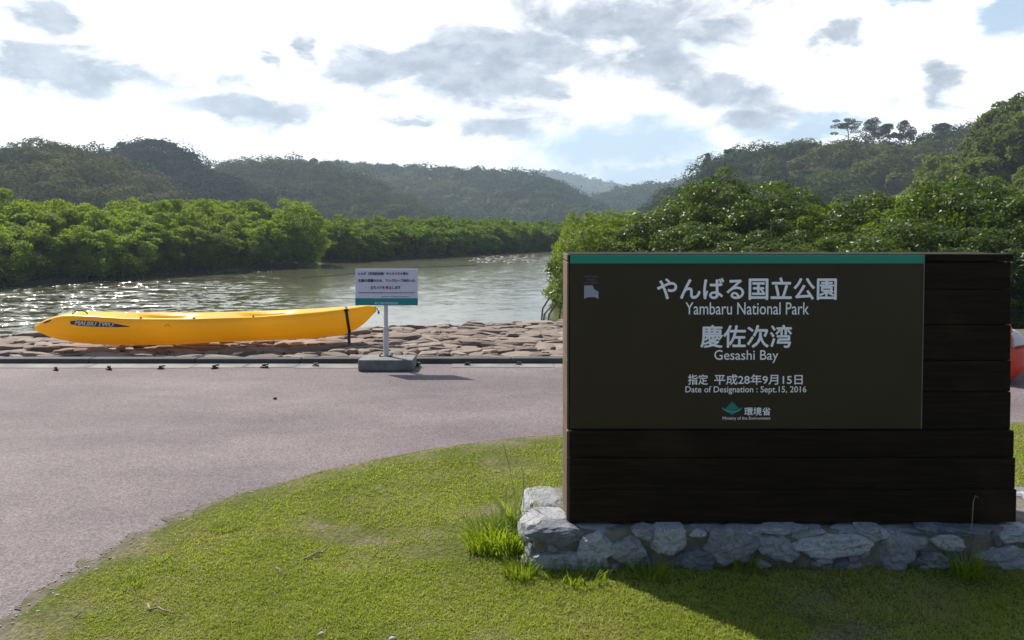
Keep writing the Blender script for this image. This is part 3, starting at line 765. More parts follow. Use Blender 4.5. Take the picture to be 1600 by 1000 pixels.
# graphic and lettering wrapped on the near side of the bow
M_swoosh = simple('navy_graphic', (0.035, 0.035, 0.11), None, rough=.4); M_kw = simple('pale_lettering', (0.90, 0.85, 0.70), None, rough=.4)
def kz(py, Y=9.6): return at(160, py, Y).z - KZ
rows_ = []
top = [(118, 501.0), (130, 500.0), (150, 500.5), (170, 502.3), (190, 505.5), (209, 509.3)]; bot = [(118, 506.0), (130, 508.5), (150, 509.6), (170, 510.2), (190, 510.6), (209, 510.3)]
V = []; Q = []
for i in range(31):
    px = 118 + 91 * i / 30; a = np.interp(px, *zip(*top)); b_ = np.interp(px, *zip(*bot))
    for j in range(5):
        V.append(side_hit(kx(px), kz(a + (b_ - a) * j / 4), .003))
for i in range(30):
    for j in range(4): Q.append([i * 5 + j, (i + 1) * 5 + j, (i + 1) * 5 + j + 1, i * 5 + j + 1])
mesh_np('bow_graphic', np.array(V), Q, M_swoosh, ky, True)
def wrap_text(body, x0, y0, x1, y1, mat, w, shear, off):
    o = fit_text(body, mat, 'lettering', None, 0, 0, 1, 1, 1.0, w, shear); me = o.data
    bm = bmesh.new(); bm.from_mesh(me); bmesh.ops.triangulate(bm, faces=bm.faces[:])
    bmesh.ops.subdivide_edges(bm, edges=bm.edges[:], cuts=1)
    xsn = [v.co.x for v in bm.verts]; zsn = [v.co.z for v in bm.verts]; a0, a1, b0, b1 = min(xsn), max(xsn), min(zsn), max(zsn)
    for v in bm.verts:
        px = x0 + (v.co.x - a0) / (a1 - a0) * (x1 - x0); py = y1 + (v.co.z - b0) / (b1 - b0) * (y0 - y1) + .04 * (px - x0)
        v.co = side_hit(kx(px), kz(py), off)
    bm.to_mesh(me); bm.free(); o.parent = ky
    return o
wrap_text('MALIBU TWO', 124, 500.0, 186, 507.6, M_swoosh, .05, .35, .0045)
wrap_text('MALIBU TWO', 124.5, 500.3, 185.5, 507.2, M_kw, .01, .35, .006)
def kp(px, py, Y): # picture point in kayak space
    return ky_inv @ at(px, py, Y)
bpy.context.view_layer.update(); ky_inv = ky.matrix_world.inverted()
mbb = MB(); s = .135; x = s * YK['L']; zg = smooth_tab(YK['gun'], s)
pts = [(x - .09 + .18 * t, -.11, zg + .02 + .045 * math.sin(math.pi * t)) for t in np.linspace(0, 1, 9)]
mbb.tube(pts, .008, 6); mbb.build('carry_handle', M_black, ky, True)
mbb = MB(); q0 = side_hit(kx(74), kz(504.5, 9.65), .006); q1 = side_hit(kx(86), kz(499.5, 9.65), .006); mbb.tube([q0, (q0 + q1) / 2 + Vector((0, -.004, .004)), q1], [.008, .012, .008], 8); mbb.build('bow_toggle', M_black, ky, True)
# strap hanging down the side near the stern
xs_ = kx(543); zt = smooth_tab(YK['gun'], xs_ / YK['L'])
V = []; Q = []
path = [(xs_ - .03, 0.0, zt + .035), (xs_ - .03, -.10, zt + .03)]
pl0 = [Vector((xs_ - .035, -.06, zt + .03))] + [side_hit(xs_ - .03 + .04 * t, zt - .012 - (zt - .10) * t, .006) for t in np.linspace(0, 1, 8)]
pl0.append(pl0[-1] + Vector((.005, -.015, -.10)))
for i, q in enumerate(pl0):
    w = .019
    for dx, dy in ((-w, 0), (w, 0), (w, -.004), (-w, -.004)): V.append(q + Vector((dx, dy, 0)))
for i in range(len(pl0) - 1):
    for k in range(4): Q.append([i * 4 + k, i * 4 + (k + 1) % 4, i * 4 + 4 + (k + 1) % 4, i * 4 + 4 + k])
mesh_np('strap', np.array(V), Q, M_black, ky)
def ball(mb, c, r, sz=1.0):
    Vb, Qb = rock_arrays(7, r, r, r * sz, 2, 0, 0); mb.add([(c[0] + v[0], c[1] + v[1], c[2] + v[2]) for v in Vb], Qb)
mbb = MB(); ball(mbb, pl0[1] + Vector((0, -.01, .01)), .03, .8); mbb.build('strap_buckle', M_black, ky, True)
mbb = MB(); e = Vector((YK['L'], 0, smooth_tab(YK['gun'], 1))); mbb.tube([e + Vector((-.03, -.02, .0)), e + Vector((.015, -.02, -.03)), e + Vector((.03, -.02, -.07))], .006, 6); mbb.tube([e + Vector((.03, -.06, -.075)), e + Vector((.03, .04, -.075))], .014, 8); mbb.build('stern_toggle', M_black, ky, True)
for px in (305, 225, 395):
    mbb = MB(); s_ = kx(px) / YK['L']; ball(mbb, (kx(px), -smooth_tab(YK['half'], s_) * .9, smooth_tab(YK['gun'], s_) + .018), .014, .6); mbb.build('eyelet', M_black, ky, True)
mbb = MB(); mbb.tube([side_hit(kx(262 + 9 * t), kz(506 + 9 * abs(t - .5)), .004) for t in np.linspace(0, 1, 8)], .0035, 5); mbb.build('bungee_cord', simple('brown_cord', (.25, .14, .03)), ky)

# red and white kayak at the right hand edge
M_redk = plastic('faded_red_polyethylene', (0.72, 0.10, 0.05), (0.70, 0.14, 0.05), .3); M_whitek = plastic('white_polyethylene', (0.80, 0.79, 0.77), (.7, .68, .65), .2)
RK = dict(L=3.5, gun=[(0, .36), (.03, .37), (.08, .37), (.2, .36), (.5, .34), (.8, .38), (.95, .43), (1, .44)],
    keel=[(0, .30), (.01, .20), (.025, .08), (.05, .02), (.12, 0), (.5, 0), (.85, .02), (.95, .12), (1, .36)],
    half=[(0, .03), (.02, .12), (.05, .21), (.10, .29), (.2, .34), (.4, .38), (.6, .38), (.8, .30), (.92, .16), (1, .02)])
q = onz(1577, 603); rk = thing('kayak', 'red and white kayak on the asphalt at the right behind the sign', 'kayak', (q.x - .06, q.y - .05, .012), rz=R(72))
Vh2, Qh2 = kayak_hull(RK); mesh_np('hull', np.array(Vh2), Qh2, M_redk, rk, True)
def deck_shell(T, s0, s1, z0, hfac, name, mat, n=26, tip=0.0):
    V = []; Q = []; k = 13
    for i in range(n + 1):
        t = i / n; s = s0 + (s1 - s0) * t; hw = smooth_tab(T['half'], s) * hfac; zg = smooth_tab(T['gun'], s)
        rise = z0 * math.sin(math.pi * min(t * 1.25 + .12, 1)) + tip * (1 - t) ** 2
        for j in range(k):
            a = math.pi * j / (k - 1); V.append((s * T['L'], -math.cos(a) * hw, zg + .012 + math.sin(a) ** .7 * rise))
    for i in range(n):
        for j in range(k - 1): Q.append([i * k + j, (i + 1) * k + j, (i + 1) * k + j + 1, i * k + j + 1])
    Q.append(list(range(k))[::-1]); Q.append(list(range(n * k, (n + 1) * k)))
    return mesh_np(name, np.array(V), Q, mat, rk, True)
deck_shell(RK, .004, .14, .12, .96, 'bow_deck', M_whitek, tip=.10)
deck_shell(RK, .002, .06, .20, .62, 'bow_cap', M_redk, tip=.10)
deck_shell(RK, .80, .99, .10, .95, 'stern_deck', M_whitek)
mbb = MB(); pts = [(s_ * RK['L'], -smooth_tab(RK['half'], s_) - .004, smooth_tab(RK['gun'], s_) + .004) for s_ in np.linspace(.01, .99, 40)]; mbb.tube(pts, .014, 8); pts = [(a_, -b2, c_) for a_, b2, c_ in pts]; mbb.tube(pts, .014, 8); mbb.build('rub_rail', simple('dark_red_rail', (.30, .03, .03)), rk, True)

# ------------------------------------------------------------------ weeds, twigs, pebbles
def tuft(name, loc, n, h, spread, seed, mat, lean=.7, wid=.007, label='', cat='weed', group=None, straw=0):
    rg = np.random.default_rng(seed); V = []; Q = []
    for k in range(n):
        a = rg.uniform(0, 2 * np.pi); rad = spread * rg.random() ** .6; bx, by = rad * np.cos(a), rad * np.sin(a) * .7
        hh = h * rg.uniform(.45, 1.05); la = a + rg.normal() * .7; ln = lean * rg.uniform(.2, 1.1) * hh; w = wid * rg.uniform(.6, 1.2)
        sa = la + np.pi / 2 + rg.normal() * .5; S = 6; o0 = len(V)
        for i in range(S + 1):
            t = i / S; x = bx + np.cos(la) * ln * t ** 1.8; y = by + np.sin(la) * ln * t ** 1.8; z = hh * (t - .28 * t ** 3 * lean) - .01
            ww = w * (1 - t ** 2) + .0006
            V.append((x - np.cos(sa) * ww / 2, y - np.sin(sa) * ww / 2, z)); V.append((x + np.cos(sa) * ww / 2, y + np.sin(sa) * ww / 2, z))
        for i in range(S): Q.append([o0 + 2 * i, o0 + 2 * i + 1, o0 + 2 * i + 3, o0 + 2 * i + 2])
    t_ = thing(name, label, cat, loc, group)
    mesh_np('leaf_blades', np.array(V), Q, mat, t_)
    if straw:
        mb = MB()
        for k in range(straw):
            a = rg.uniform(0, 6.3); l_ = h * rg.uniform(1.1, 1.7)
            pts = [(spread * .5 * np.cos(a) + .16 * np.cos(a) * t ** 2 * l_, spread * .5 * np.sin(a) + .1 * np.sin(a) * t ** 2, l_ * t) for t in np.linspace(0, 1, 7)]
            mb.tube(pts, [.0022, .002, .0018, .0016, .0014, .003, .001], 5)
        mb.build('seed_stalk', M_straw, t_, True)
    return t_
q = onz(785, 858, .02); tuft('grass_tuft', (q.x, q.y, .02), 420, .22, .17, 1, M_weed, .9, .0080, 'tall bushy grass tuft growing left of the stone plinth', straw=3)
q = onz(818, 840, .02); tuft('grass_tuft', (q.x + .005, q.y + .02, .02), 200, .30, .07, 2, M_weed, .7, .0065, 'upright grass tuft leaning against the left end of the plinth', straw=2)
q = onz(815, 902, .02); tuft('grass_tuft', (q.x, q.y, .02), 150, .13, .075, 3, M_weed, .9, .005, 'short grass tuft at the front left foot of the plinth')
for k, (x, y, h, n, sp_, lab) in enumerate(((1015, 905, .13, 90, .09, 'low weed in the shade at the foot of the plinth below the Japanese title'), (1165, 895, .15, 60, .05, 'low weed in the shade before the plinth under the ministry emblem'),
        (1512, 905, .17, 120, .06, 'upright weed in the shade before the right half of the plinth'), (900, 908, .10, 110, .14, 'dark grass clump at the plinth foot just inside the sign shadow'), (1300, 906, .08, 120, .22, 'thin fringe of shaded grass before the middle of the plinth'))):
    q = onz(x, y, .02); tuft('weed', (q.x, min(q.y, PF - .05), .02), n, h, sp_, 10 + k, M_weed, .8, .007, lab)
for k, (x, y, h, n, lab) in enumerate(((575, 770, .05, 60, 'small coarse grass clump in the middle of the sunny lawn'), (350, 828, .06, 110, 'dark green grass clump near the curved lawn edge'), (205, 915, .07, 60, 'small upright weed at the lower left of the lawn'), (262, 888, .045, 40, 'little bright weed between the lawn edge and the long twig'), (715, 855, .035, 50, 'flat weed on the lawn left of the tall tuft'))):
    q = onz(x, y, .02); tuft('weed', (q.x, q.y, .02), n, h, .07, 30 + k, M_weed, .9, .006, lab)
# the bent dry stalk in front of the lower planks
q = at(1519, 822, PF - .03); mbb = MB(); mbb.tube([(q.x, PF - .02, .15), (q.x, PF - .03, .25), (q.x + .003, PF - .03, .33), (q.x + .012, PF - .03, .362), (q.x + .024, PF - .03, .350)], .0016, 5)
tag(mbb.build('grass_stalk', M_straw, smooth=True), 'single dry stalk with a hooked tip before the lower planks', 'stalk')
def twig(x0, y0, x1, y1, r, lab, seed, fork=True):
    A = onz(x0, y0, .035); B = onz(x1, y1, .045); rg = random.Random(seed); mb = MB(); d = B - A; nrm = Vector((-d.y, d.x, 0)).normalized()
    pts = [A + d * t + nrm * d.length * .06 * rg.uniform(-1, 1) + Vector((0, 0, .006 * rg.uniform(-1, 1))) for t in np.linspace(0, 1, 6)]
    r *= .62; mb.tube(pts, [r, r * 1.1, r, r * .85, r * .7, r * .4], 6)
    if fork:
        mb.tube([pts[2], pts[2] + d * .25 + nrm * d.length * .16, pts[2] + d * .42 + nrm * d.length * .22], [r * .7, r * .5, r * .25], 5)
        mb.tube([pts[1], pts[1] + d * .12 - nrm * d.length * .16], [r * .6, r * .3], 5)
    tag(mb.build('twig', M_twig, smooth=True), lab, 'twig')
twig(474, 874, 510, 857, .006, 'dark forked twig on the lawn left of the middle', 1); twig(228, 947, 272, 958, .007, 'long pale grey twig lying on the lower left lawn', 2, False)
twig(426, 931, 434, 923, .004, 'tiny pale twig pointing up on the lawn', 3, False); twig(116, 963, 131, 955, .004, 'short twig close to the bottom left corner of the lawn', 4, False)
twig(430, 888, 446, 898, .004, 'short bent twig below the dark forked twig', 5)
rr = random.Random(77)
def pebble(x, y, r, lab, mat, z=.02, grp=None):
    q = onz(x, y, z); Vr, Qr = rock_arrays(900 + int(x), r, r * .8, r * .55, 2, 8, .1); tag(mesh_np('pebble', np.array([(q.x + a, q.y + b_, z + c_) for a, b_, c_ in Vr]), Qr, mat, smooth=True), lab, 'pebble', grp)
M_peb = simple('grey_pebble', (.22, .20, .19), (.4, .38, .36), 30, .8); M_pebd = simple('dark_pebble', (.03, .025, .025), None, rough=.8)
pebble(430, 622.5, .020, 'dark speck of stone lying alone on the asphalt', M_pebd, .008)
pebble(501, 991, .016, 'left one of two pale pebbles at the bottom edge of the lawn', M_peb, .03); pebble(612, 998, .014, 'right one of two pale pebbles at the bottom edge of the lawn', M_peb, .03)
rg_ = np.random.default_rng(3); V = []; F_ = []; mb = MB()              # grit strewn over the verge
for k in range(420):
    i = int(rg_.integers(0, len(E) * 6 // 10)); q = E[i] + nE[i] * rg_.normal(.04, .06)
    if q[1] > 5.2: continue
    r_ = float(rg_.uniform(.002, .0055)); Vp, Qp = protos[k % 14]; mb.add([(q[0] + a * r_, q[1] + b_ * r_, .008 + c_ * r_ * .6) for a, b_, c_ in Vp], Qp)
o = mb.build('grit', M_peb); struct(o, 'loose grey grit strewn along the lawn edge', 'grit', 'stuff')
for x, y in ((130, 918), (112, 925), (172, 872), (150, 890), (215, 858), (226, 850), (60, 955), (90, 930), (300, 812)):
    pebble(x, y, rr.uniform(.007, .013), 'little grey pebble on the gravelly lawn edge', M_peb, .012, 'pebbles on the gravelly lawn edge')

# ------------------------------------------------------------------ trees
def crown_arrays(seed, rx, rz, nclump, nleaf, L, W, zc, cr=(.34, .58), shell=(.5, .95), low=-.75, droop=.15):
    rg = np.random.default_rng(seed)
    d = sphere_dirs(rg, nclump * 4); d = d[d[:, 2] > low][:nclump]
    n = len(d)
    C = d * np.array([rx, rx, rz]) * rg.uniform(*shell, (n, 1)) + np.array([0, 0, zc])
    C[:, :2] += rg.normal(size=(n, 2)) * rx * .08
    cr_ = rg.uniform(*cr, n) * (rx * .5 + .3)
    i = rg.choice(n, nleaf, p=cr_ ** 2 / (cr_ ** 2).sum())
    e = unit(sphere_dirs(rg, nleaf) + .45 * d[i] + np.array([0, 0, .35]))
    P = C[i] + e * (cr_[i] * rg.uniform(.55, 1.02, nleaf))[:, None] * np.array([1, 1, .75])
    nr = unit(np.array([0, 0, .35]) + .8 * e + .75 * rg.normal(size=(nleaf, 3)))
    ld = unit(np.cross(e, rg.normal(size=(nleaf, 3)))) + .35 * e + np.array([0, 0, -droop])
    V = leafquads(P, ld, nr, L * rg.uniform(.7, 1.25, nleaf), W * rg.uniform(.7, 1.25, nleaf))
    return V, np.arange(len(V)).reshape(-1, 4), C
def trunk_mesh(name, seed, C, height, r0, roots=True, nb=9):
    rg = random.Random(seed); mb = MB()
    tops = [C[k] for k in rg.sample(range(len(C)), min(nb, len(C)))]
    fork = Vector((rg.uniform(-.2, .2), rg.uniform(-.2, .2), height * .33))
    mb.tube([(0, 0, -.25 + .5 * roots), fork * .5 + Vector((.05, 0, 0)), fork], [r0, r0 * .85, r0 * .7], 7)
    for c in tops:
        c = Vector(map(float, c)); mid = fork.lerp(c, .5) + Vector((rg.uniform(-.15, .15), rg.uniform(-.15, .15), .1))
        mb.tube([fork, mid, c], [r0 * .55, r0 * .35, r0 * .12], 5)
    if roots:
        for k in range(9):
            a = k / 9 * 6.28 + rg.uniform(-.3, .3); l = rg.uniform(.5, 1.2); z = rg.uniform(.5, 1.0)
            mb.tube([(0.02 * math.cos(a), .02 * math.sin(a), z), (l * .5 * math.cos(a), l * .5 * math.sin(a), z * .85), (l * .9 * math.cos(a), l * .9 * math.sin(a), z * .3), (l * math.cos(a), l * math.sin(a), -.5)], [.035, .03, .027, .025], 5)
    me = bpy.data.meshes.new(name); me.from_pydata(mb.V, [], mb.Q); me.materials.append(M_bark); return me
def np_mesh(name, V, Q, mat):
    o = mesh_np(name, V, Q, mat); me = o.data; bpy.data.objects.remove(o); return me
def variants(prefix, n, mat, seed, **kw):
    out = []
    for k in range(n):
        V, Q, C = crown_arrays(seed + k, **kw)
        out.append((np_mesh(prefix + '_crown', V, Q, mat), trunk_mesh(prefix + '_trunk', seed + k, C, kw['zc'] + kw['rz'], kw.get('r0', .11), True)))
    return out
def plant_tree(name, var, loc, s, sz, label, group, cat='mangrove', rg=random):
    t = thing(name, label, cat, loc, group); t.rotation_euler = (0, 0, rg.uniform(0, 6.28)); t.scale = (s, s, sz)
    for nm, me in (('crown', var[0]), ('trunk', var[1])):
        o = bpy.data.objects.new(nm, me); sc.collection.objects.link(o); o.parent = t
    return t
rr = random.Random(5)
LB = variants('mangrove', 6, M_mangrove, 40, rx=1.75, rz=2.0, nclump=130, nleaf=13000, L=.15, W=.075, cr=(.18, .42), shell=(.62, 1.0), zc=2.0, low=-.95)
FB = variants('far_mangrove', 4, M_mangrove_far, 60, rx=1.9, rz=1.75, nclump=90, nleaf=5500, cr=(.2, .45), shell=(.6, 1.0), L=.26, W=.14, zc=1.7, low=-.95)
M_fresh = foliage('fresh_mangrove_leaf', (0.014, 0.046, 0.003), (0.095, 0.165, 0.006), (0.34, 0.48, 0.005), 0.38, 0.5, 0.4, 0.22)
RF = variants('near_mangrove', 3, M_fresh, 180, rx=1.8, rz=2.1, nclump=120, nleaf=15000, cr=(.18, .42), shell=(.62, 1.0), L=.125, W=.06, zc=2.3)
RB = variants('near_mangrove', 5, M_glossy, 80, rx=1.8, rz=2.2, nclump=140, nleaf=18000, cr=(.18, .42), shell=(.62, 1.0), L=.125, W=.058, zc=2.4)
GZ = -1.15
def along(pts, step):
    out = []; pts = [np.array(q, float) for q in pts]
    for a, b_ in zip(pts[:-1], pts[1:]):
        n = max(1, int(np.linalg.norm(b_ - a) / step))
        for k in range(n): out.append(a + (b_ - a) * k / n)
    return out
def topY(prof, x): return float(np.interp(x, *zip(*prof)))
def px_of(X, Y): return 800 + F * X / Y
left_prof = [(-200, 300), (0, 292), (60, 300), (120, 298), (160, 305), (220, 300), (290, 298), (340, 305), (400, 293), (440, 306), (480, 318), (520, 335)]
left_line = [(-31, 31.5), (-24.2, 37), (-19.2, 47), (-14.6, 57.6)]
for row, (off, rowlab) in enumerate(((0.3, 0), (2.2, 1), (4.3, 2), (6.6, 3))):
    for q in along(left_line, 2.0):
        X, Y_ = q[0] - off * .88 + rr.uniform(-.5, .5), q[1] + off * .45 + rr.uniform(-.5, .5)
        px = px_of(X, Y_); top = at(px, topY(left_prof, px), Y_).z - GZ
        h = min(top, 6.2) * ((.66, .84, .95, 1.0)[row]) * rr.uniform(.9, 1.04)
        s = rr.uniform(.9, 1.15)
        plant_tree('mangrove_tree', LB[rr.randrange(6)], (X, Y_, GZ), s, h / 4.35,
                   ('leafy mangrove at the water edge of the left bank' if row == 0 else 'green mangrove behind the water edge row on the left bank'),
                   ('mangroves at the left water edge' if row == 0 else 'mangroves behind the left water edge'), rg=rr)
q = onz(455, 417, WATER); plant_tree('mangrove_tree', LB[1], (q.x, q.y + 1, GZ), 1.25, 1.17, 'tall bright mangrove at the tip of the left bank point', None, rg=rr)
q = onz(497, 414, WATER); plant_tree('mangrove_tree', LB[2], (q.x - .6, q.y + .3, GZ), .62, .55, 'small low mangrove overhanging the water at the point end', None, rg=rr)
far_prof = [(430, 330), (520, 334), (600, 337), (700, 337), (780, 339), (860, 342), (1000, 340)]
for row, off in enumerate((0.4, 3.0, 6.0)):
    for q in along([(-17, 62), (-13.6, 63.5), (-6.6, 74.5), (3.4, 94), (11.5, 99.5), (24, 101)], 2.3):
        X, Y_ = q[0] - off * .75 + rr.uniform(-.4, .4), q[1] + off * .6 + rr.uniform(-.5, .5)
        px = px_of(X, Y_); h = (at(px, topY(far_prof, px), Y_).z - GZ) * (.80, .96, 1.0)[row] * rr.uniform(.92, 1.03)
        plant_tree('mangrove_tree', FB[rr.randrange(4)], (X, Y_, GZ), rr.uniform(.85, 1.1), h / 3.7,
                   'mangrove in the long low row across the river', 'mangroves in the far row across the river', rg=rr)
right_prof = [(835, 380), (860, 368), (885, 342), (920, 322), (960, 318), (1000, 320), (1050, 314), (1075, 298), (1092, 278), (1130, 266), (1190, 274), (1220, 290), (1238, 308), (1285, 308), (1300, 300), (1340, 302), (1380, 298), (1440, 276), (1500, 272), (1560, 280), (1620, 286), (1800, 290)]
right = [(905, 28, .62), (925, 26, .80), (935, 28, 1), (965, 25, .9), (1005, 27.5, 1), (1045, 25, .92), (1085, 27, 1.0), (1128, 25, 1.0), (1178, 24.5, .98), (1215, 26.5, 1), (1260, 25, 1), (1300, 23.5, .97), (1345, 23, 1), (1390, 23, .96),
         (1440, 21.5, 1), (1495, 20.5, 1), (1545, 21, .98), (1600, 20, 1), (1660, 20, 1), (1730, 20, 1), (1010, 23, .62), (1110, 22.5, .68), (1190, 21.5, .62), (1250, 22, .72), (1330, 20.5, .7), (1420, 19.5, .75), (1500, 18.5, .66), (1580, 18, .74), (1650, 17.5, .8),
         (915, 33, .9), (960, 33, .95), (1030, 33, 1), (1100, 32, 1.02), (1240, 31, .97), (1370, 29, 1.0), (1470, 27, 1.0), (1570, 27, 1.0), (1680, 26, 1), (1800, 21, 1), (1890, 20, 1)]
sp_lab = {905: 'leafy mangrove leaning out over the river left of the sign', 1128: 'tall dark mangrove crown standing above the sign title', 1178: 'glossy mangrove just right of the tallest crown above the sign'}
for px, Y_, f in right:
    X = (px - 800) / F * Y_; gz = float(ground_h(np.array([X]), np.array([Y_]))[0]) - .1
    top = at(px, topY(right_prof, px), Y_).z; h = (top - gz) * f
    lab = sp_lab.get(px)
    plant_tree('mangrove_tree', (RF[rr.randrange(3)] if px < 1040 or px in (1440, 1300, 1570) else RB[rr.randrange(5)]), (X, Y_, gz), rr.uniform(.82, 1.02) * (.72 if px < 930 else 1), h / 4.75, lab or 'dense glossy mangrove in the thicket behind the timber sign', None if lab else 'glossy mangroves behind the sign', rg=rr)
# low leafy shoot over the water beside the sign
V, Q, C = crown_arrays(99, .75, .9, 14, 900, .15, .07, 1.25, cr=(.3, .5), low=-.9)
sh = thing('mangrove_sapling', 'thin mangrove sapling with stilt roots beside the left edge of the sign', 'sapling', (*onz(884, 505, WATER).xy, GZ))
mesh_np('crown', V, Q, M_glossy, sh); o = link(bpy.data.objects.new('trunk', trunk_mesh('trunk', 5, C, 2.0, .035)), sh)

# hills ------------------------------------------------------------------------
M_hill = simple('wooded_hill_soil', (0.030, 0.040, 0.016), (0.055, 0.062, 0.026), .08, .95, spec=.05)
M_hillfar = simple('distant_wooded_hill', (0.028, 0.040, 0.018), (0.050, 0.060, 0.026), .03, .95, 1.0, .12, spec=.05, bdist=4)
def hill(ridge, Yd, wf, wb, tree_h, label, step=1.6, seed=0, mat=None, nz=.6):
    rx_, ry_ = zip(*ridge); n = int(max(12, (rx_[-1] - rx_[0]) / F * Yd / step)); m_ = 22
    V = np.zeros((n + 1, m_ + 1, 3))
    for i in range(n + 1):
        px = rx_[0] + (rx_[-1] - rx_[0]) * i / n
        q = at(px, float(np.interp(px, rx_, ry_)), Yd)
        zr = max(q.z - tree_h * 1.12, -1.4)
        for j in range(m_ + 1):
            t = j / m_ * 2 - 1                         # -1 near foot, 0 ridge, 1 far foot
            yy = Yd + (t * wf if t < 0 else t * wb)
            f = math.cos(min(abs(t), 1) * math.pi / 2) ** 1.25
            z = -1.6 + (zr + 1.6) * f
            z += nz * (1 - (1 - abs(t)) ** 3) * f * 2.2 * mnoise.fractal(Vector((q.x * .05, yy * .05, seed)), 1, 2, 4) * min(1, Yd / 150)
            V[i, j] = (q.x, yy, z)
    ii = (np.arange(n)[:, None] * (m_ + 1) + np.arange(m_)[None, :]).ravel(); k = m_ + 1
    o = mesh_np('hill', V.reshape(-1, 3), np.stack([ii, ii + k, ii + k + 1, ii + 1], -1), mat or M_hill, smooth=True)
    struct(o, label, 'hill'); return V
def surf(V, u, w):
    n, m_ = V.shape[0] - 1, V.shape[1] - 1
    a, b_ = np.clip(u * n, 0, n - 1e-6), np.clip(w * m_, 0, m_ - 1e-6); i, j = a.astype(int), b_.astype(int); fa, fb = (a - i)[:, None], (b_ - j)[:, None]
    return (V[i, j] * (1 - fa) + V[i + 1, j] * fa) * (1 - fb) + (V[i, j + 1] * (1 - fa) + V[i + 1, j + 1] * fa) * fb
def forest(V, count, h, nq, qs, label, seed, mat=None):
    rg = np.random.default_rng(seed)
    ridge_n = int(count * .22); u = rg.random(count); w = np.concatenate([rg.uniform(.02, .52, count - ridge_n), rg.uniform(.44, .53, ridge_n)])
    P = surf(V, u, w); ok = P[:, 2] > -1.45; P = P[ok]; count = len(P)
    hh = h * rg.uniform(.5, 1.1, count) * np.where(rg.random(count) < .16, 1.4, 1.0) ; rx_ = hh * rg.uniform(.45, .95, count)
    N_ = count * nq; t = np.repeat(np.arange(count), nq)
    d = sphere_dirs(rg, N_); d[:, 2] = np.where(d[:, 2] < -.55, -d[:, 2], d[:, 2])
    lump = 1 + .26 * np.sin(d[:, 0] * 5 + t * 1.7) * np.sin(d[:, 1] * 5 + t * 2.3) + .05 * rg.normal(size=N_)
    C = P[t] + np.stack([np.zeros(N_), np.zeros(N_), hh[t] * .48], -1) + d * lump[:, None] * np.stack([rx_[t], rx_[t], hh[t] * .48], -1)
    nr = unit(d + .22 * rg.normal(size=(N_, 3)) + np.array([0, 0, .2])); e = unit(np.cross(nr, rg.normal(size=(N_, 3))))
    Vq = leafquads(C, e, nr, qs * rg.uniform(.6, 1.4, N_), qs * .75 * rg.uniform(.6, 1.3, N_))
    o = mesh_np('hillside_forest', Vq, np.arange(len(Vq)).reshape(-1, 4), mat or M_wood_far); struct(o, label, 'forest', 'stuff')
VA = hill([(-330, 250), (-150, 240), (0, 228), (60, 228), (97, 221), (140, 228), (168, 240), (205, 264), (255, 290), (300, 312), (340, 335)], 150, 48, 60, 4.2, 'near wooded hill behind the left bank', seed=1)
forest(VA, 360, 4.2, 420, .55, 'woodland covering the near left hill', 1, M_wood_olive)
VB = hill([(60, 280), (130, 246), (172, 230), (205, 226), (240, 221), (275, 230), (305, 248), (330, 262), (385, 285), (450, 312), (520, 338)], 205, 60, 60, 5.2, 'dark humped hill above the left bank mangroves', seed=2)
forest(VB, 330, 5.2, 400, .65, 'dark woodland on the humped hill', 2, M_wood_dark)
VC = hill([(180, 320), (260, 285), (335, 259), (400, 249), (460, 246), (520, 254), (550, 264), (600, 285), (650, 308), (700, 332)], 290, 85, 90, 5.5, 'olive wooded hill left of the river bend', seed=3)
forest(VC, 560, 5.5, 260, .8, 'olive green woodland on the hill left of the river bend', 3, M_wood_olive)
VD = hill([(330, 300), (450, 262), (520, 255), (600, 257), (700, 262), (770, 265), (840, 273), (868, 284), (900, 300), (930, 322), (960, 340)], 440, 120, 120, 6.0, 'long blue green hill in the middle distance', step=3, seed=4)
forest(VD, 1000, 6.5, 130, 1.5, 'woodland on the long middle distance hill', 4)
VE = hill([(700, 300), (780, 276), (830, 268), (870, 268), (915, 279), (945, 284), (970, 290), (1000, 303), (1060, 325)], 1250, 300, 300, 9.0, 'faint blue far mountain in the gap', step=8, seed=5, mat=M_hillfar)
forest(VE, 1300, 9, 26, 5, 'woodland on the faint far mountain', 5)
VF = hill([(850, 335), (900, 315), (940, 300), (980, 291), (1040, 283), (1085, 276), (1160, 262), (1260, 262)], 560, 150, 140, 6.5, 'hazy hill right of the gap', step=4, seed=6)
forest(VF, 1100, 6.5, 60, 1.9, 'woodland on the hazy hill right of the gap', 6)
VG = hill([(1000, 335), (1050, 300), (1085, 272), (1110, 256), (1150, 240), (1200, 233), (1250, 223), (1290, 222), (1340, 228), (1400, 226), (1435, 214), (1500, 204), (1540, 208), (1640, 205), (1800, 215)], 210, 75, 70, 3.9, 'wooded ridge rising behind the sign', seed=7)
forest(VG, 620, 4.9, 380, .62, 'woodland covering the ridge behind the sign', 7)
VH = hill([(1380, 320), (1440, 280), (1480, 258), (1510, 240), (1540, 210), (1565, 184), (1600, 163), (1680, 135), (1800, 110), (2000, 100)], 95, 34, 50, 3.2, 'steep leafy slope at the right edge', step=1, seed=8)
BR = variants('broadleaf', 4, M_broad, 140, rx=1.5, rz=1.35, nclump=34, nleaf=2600, L=.26, W=.16, zc=1.7)
rgh = np.random.default_rng(9); cnt = 230
u = rgh.random(cnt) ** .9; w = np.concatenate([rgh.uniform(.03, .5, cnt - 50), rgh.uniform(.44, .54, 50)]); P = surf(VH, u, w)
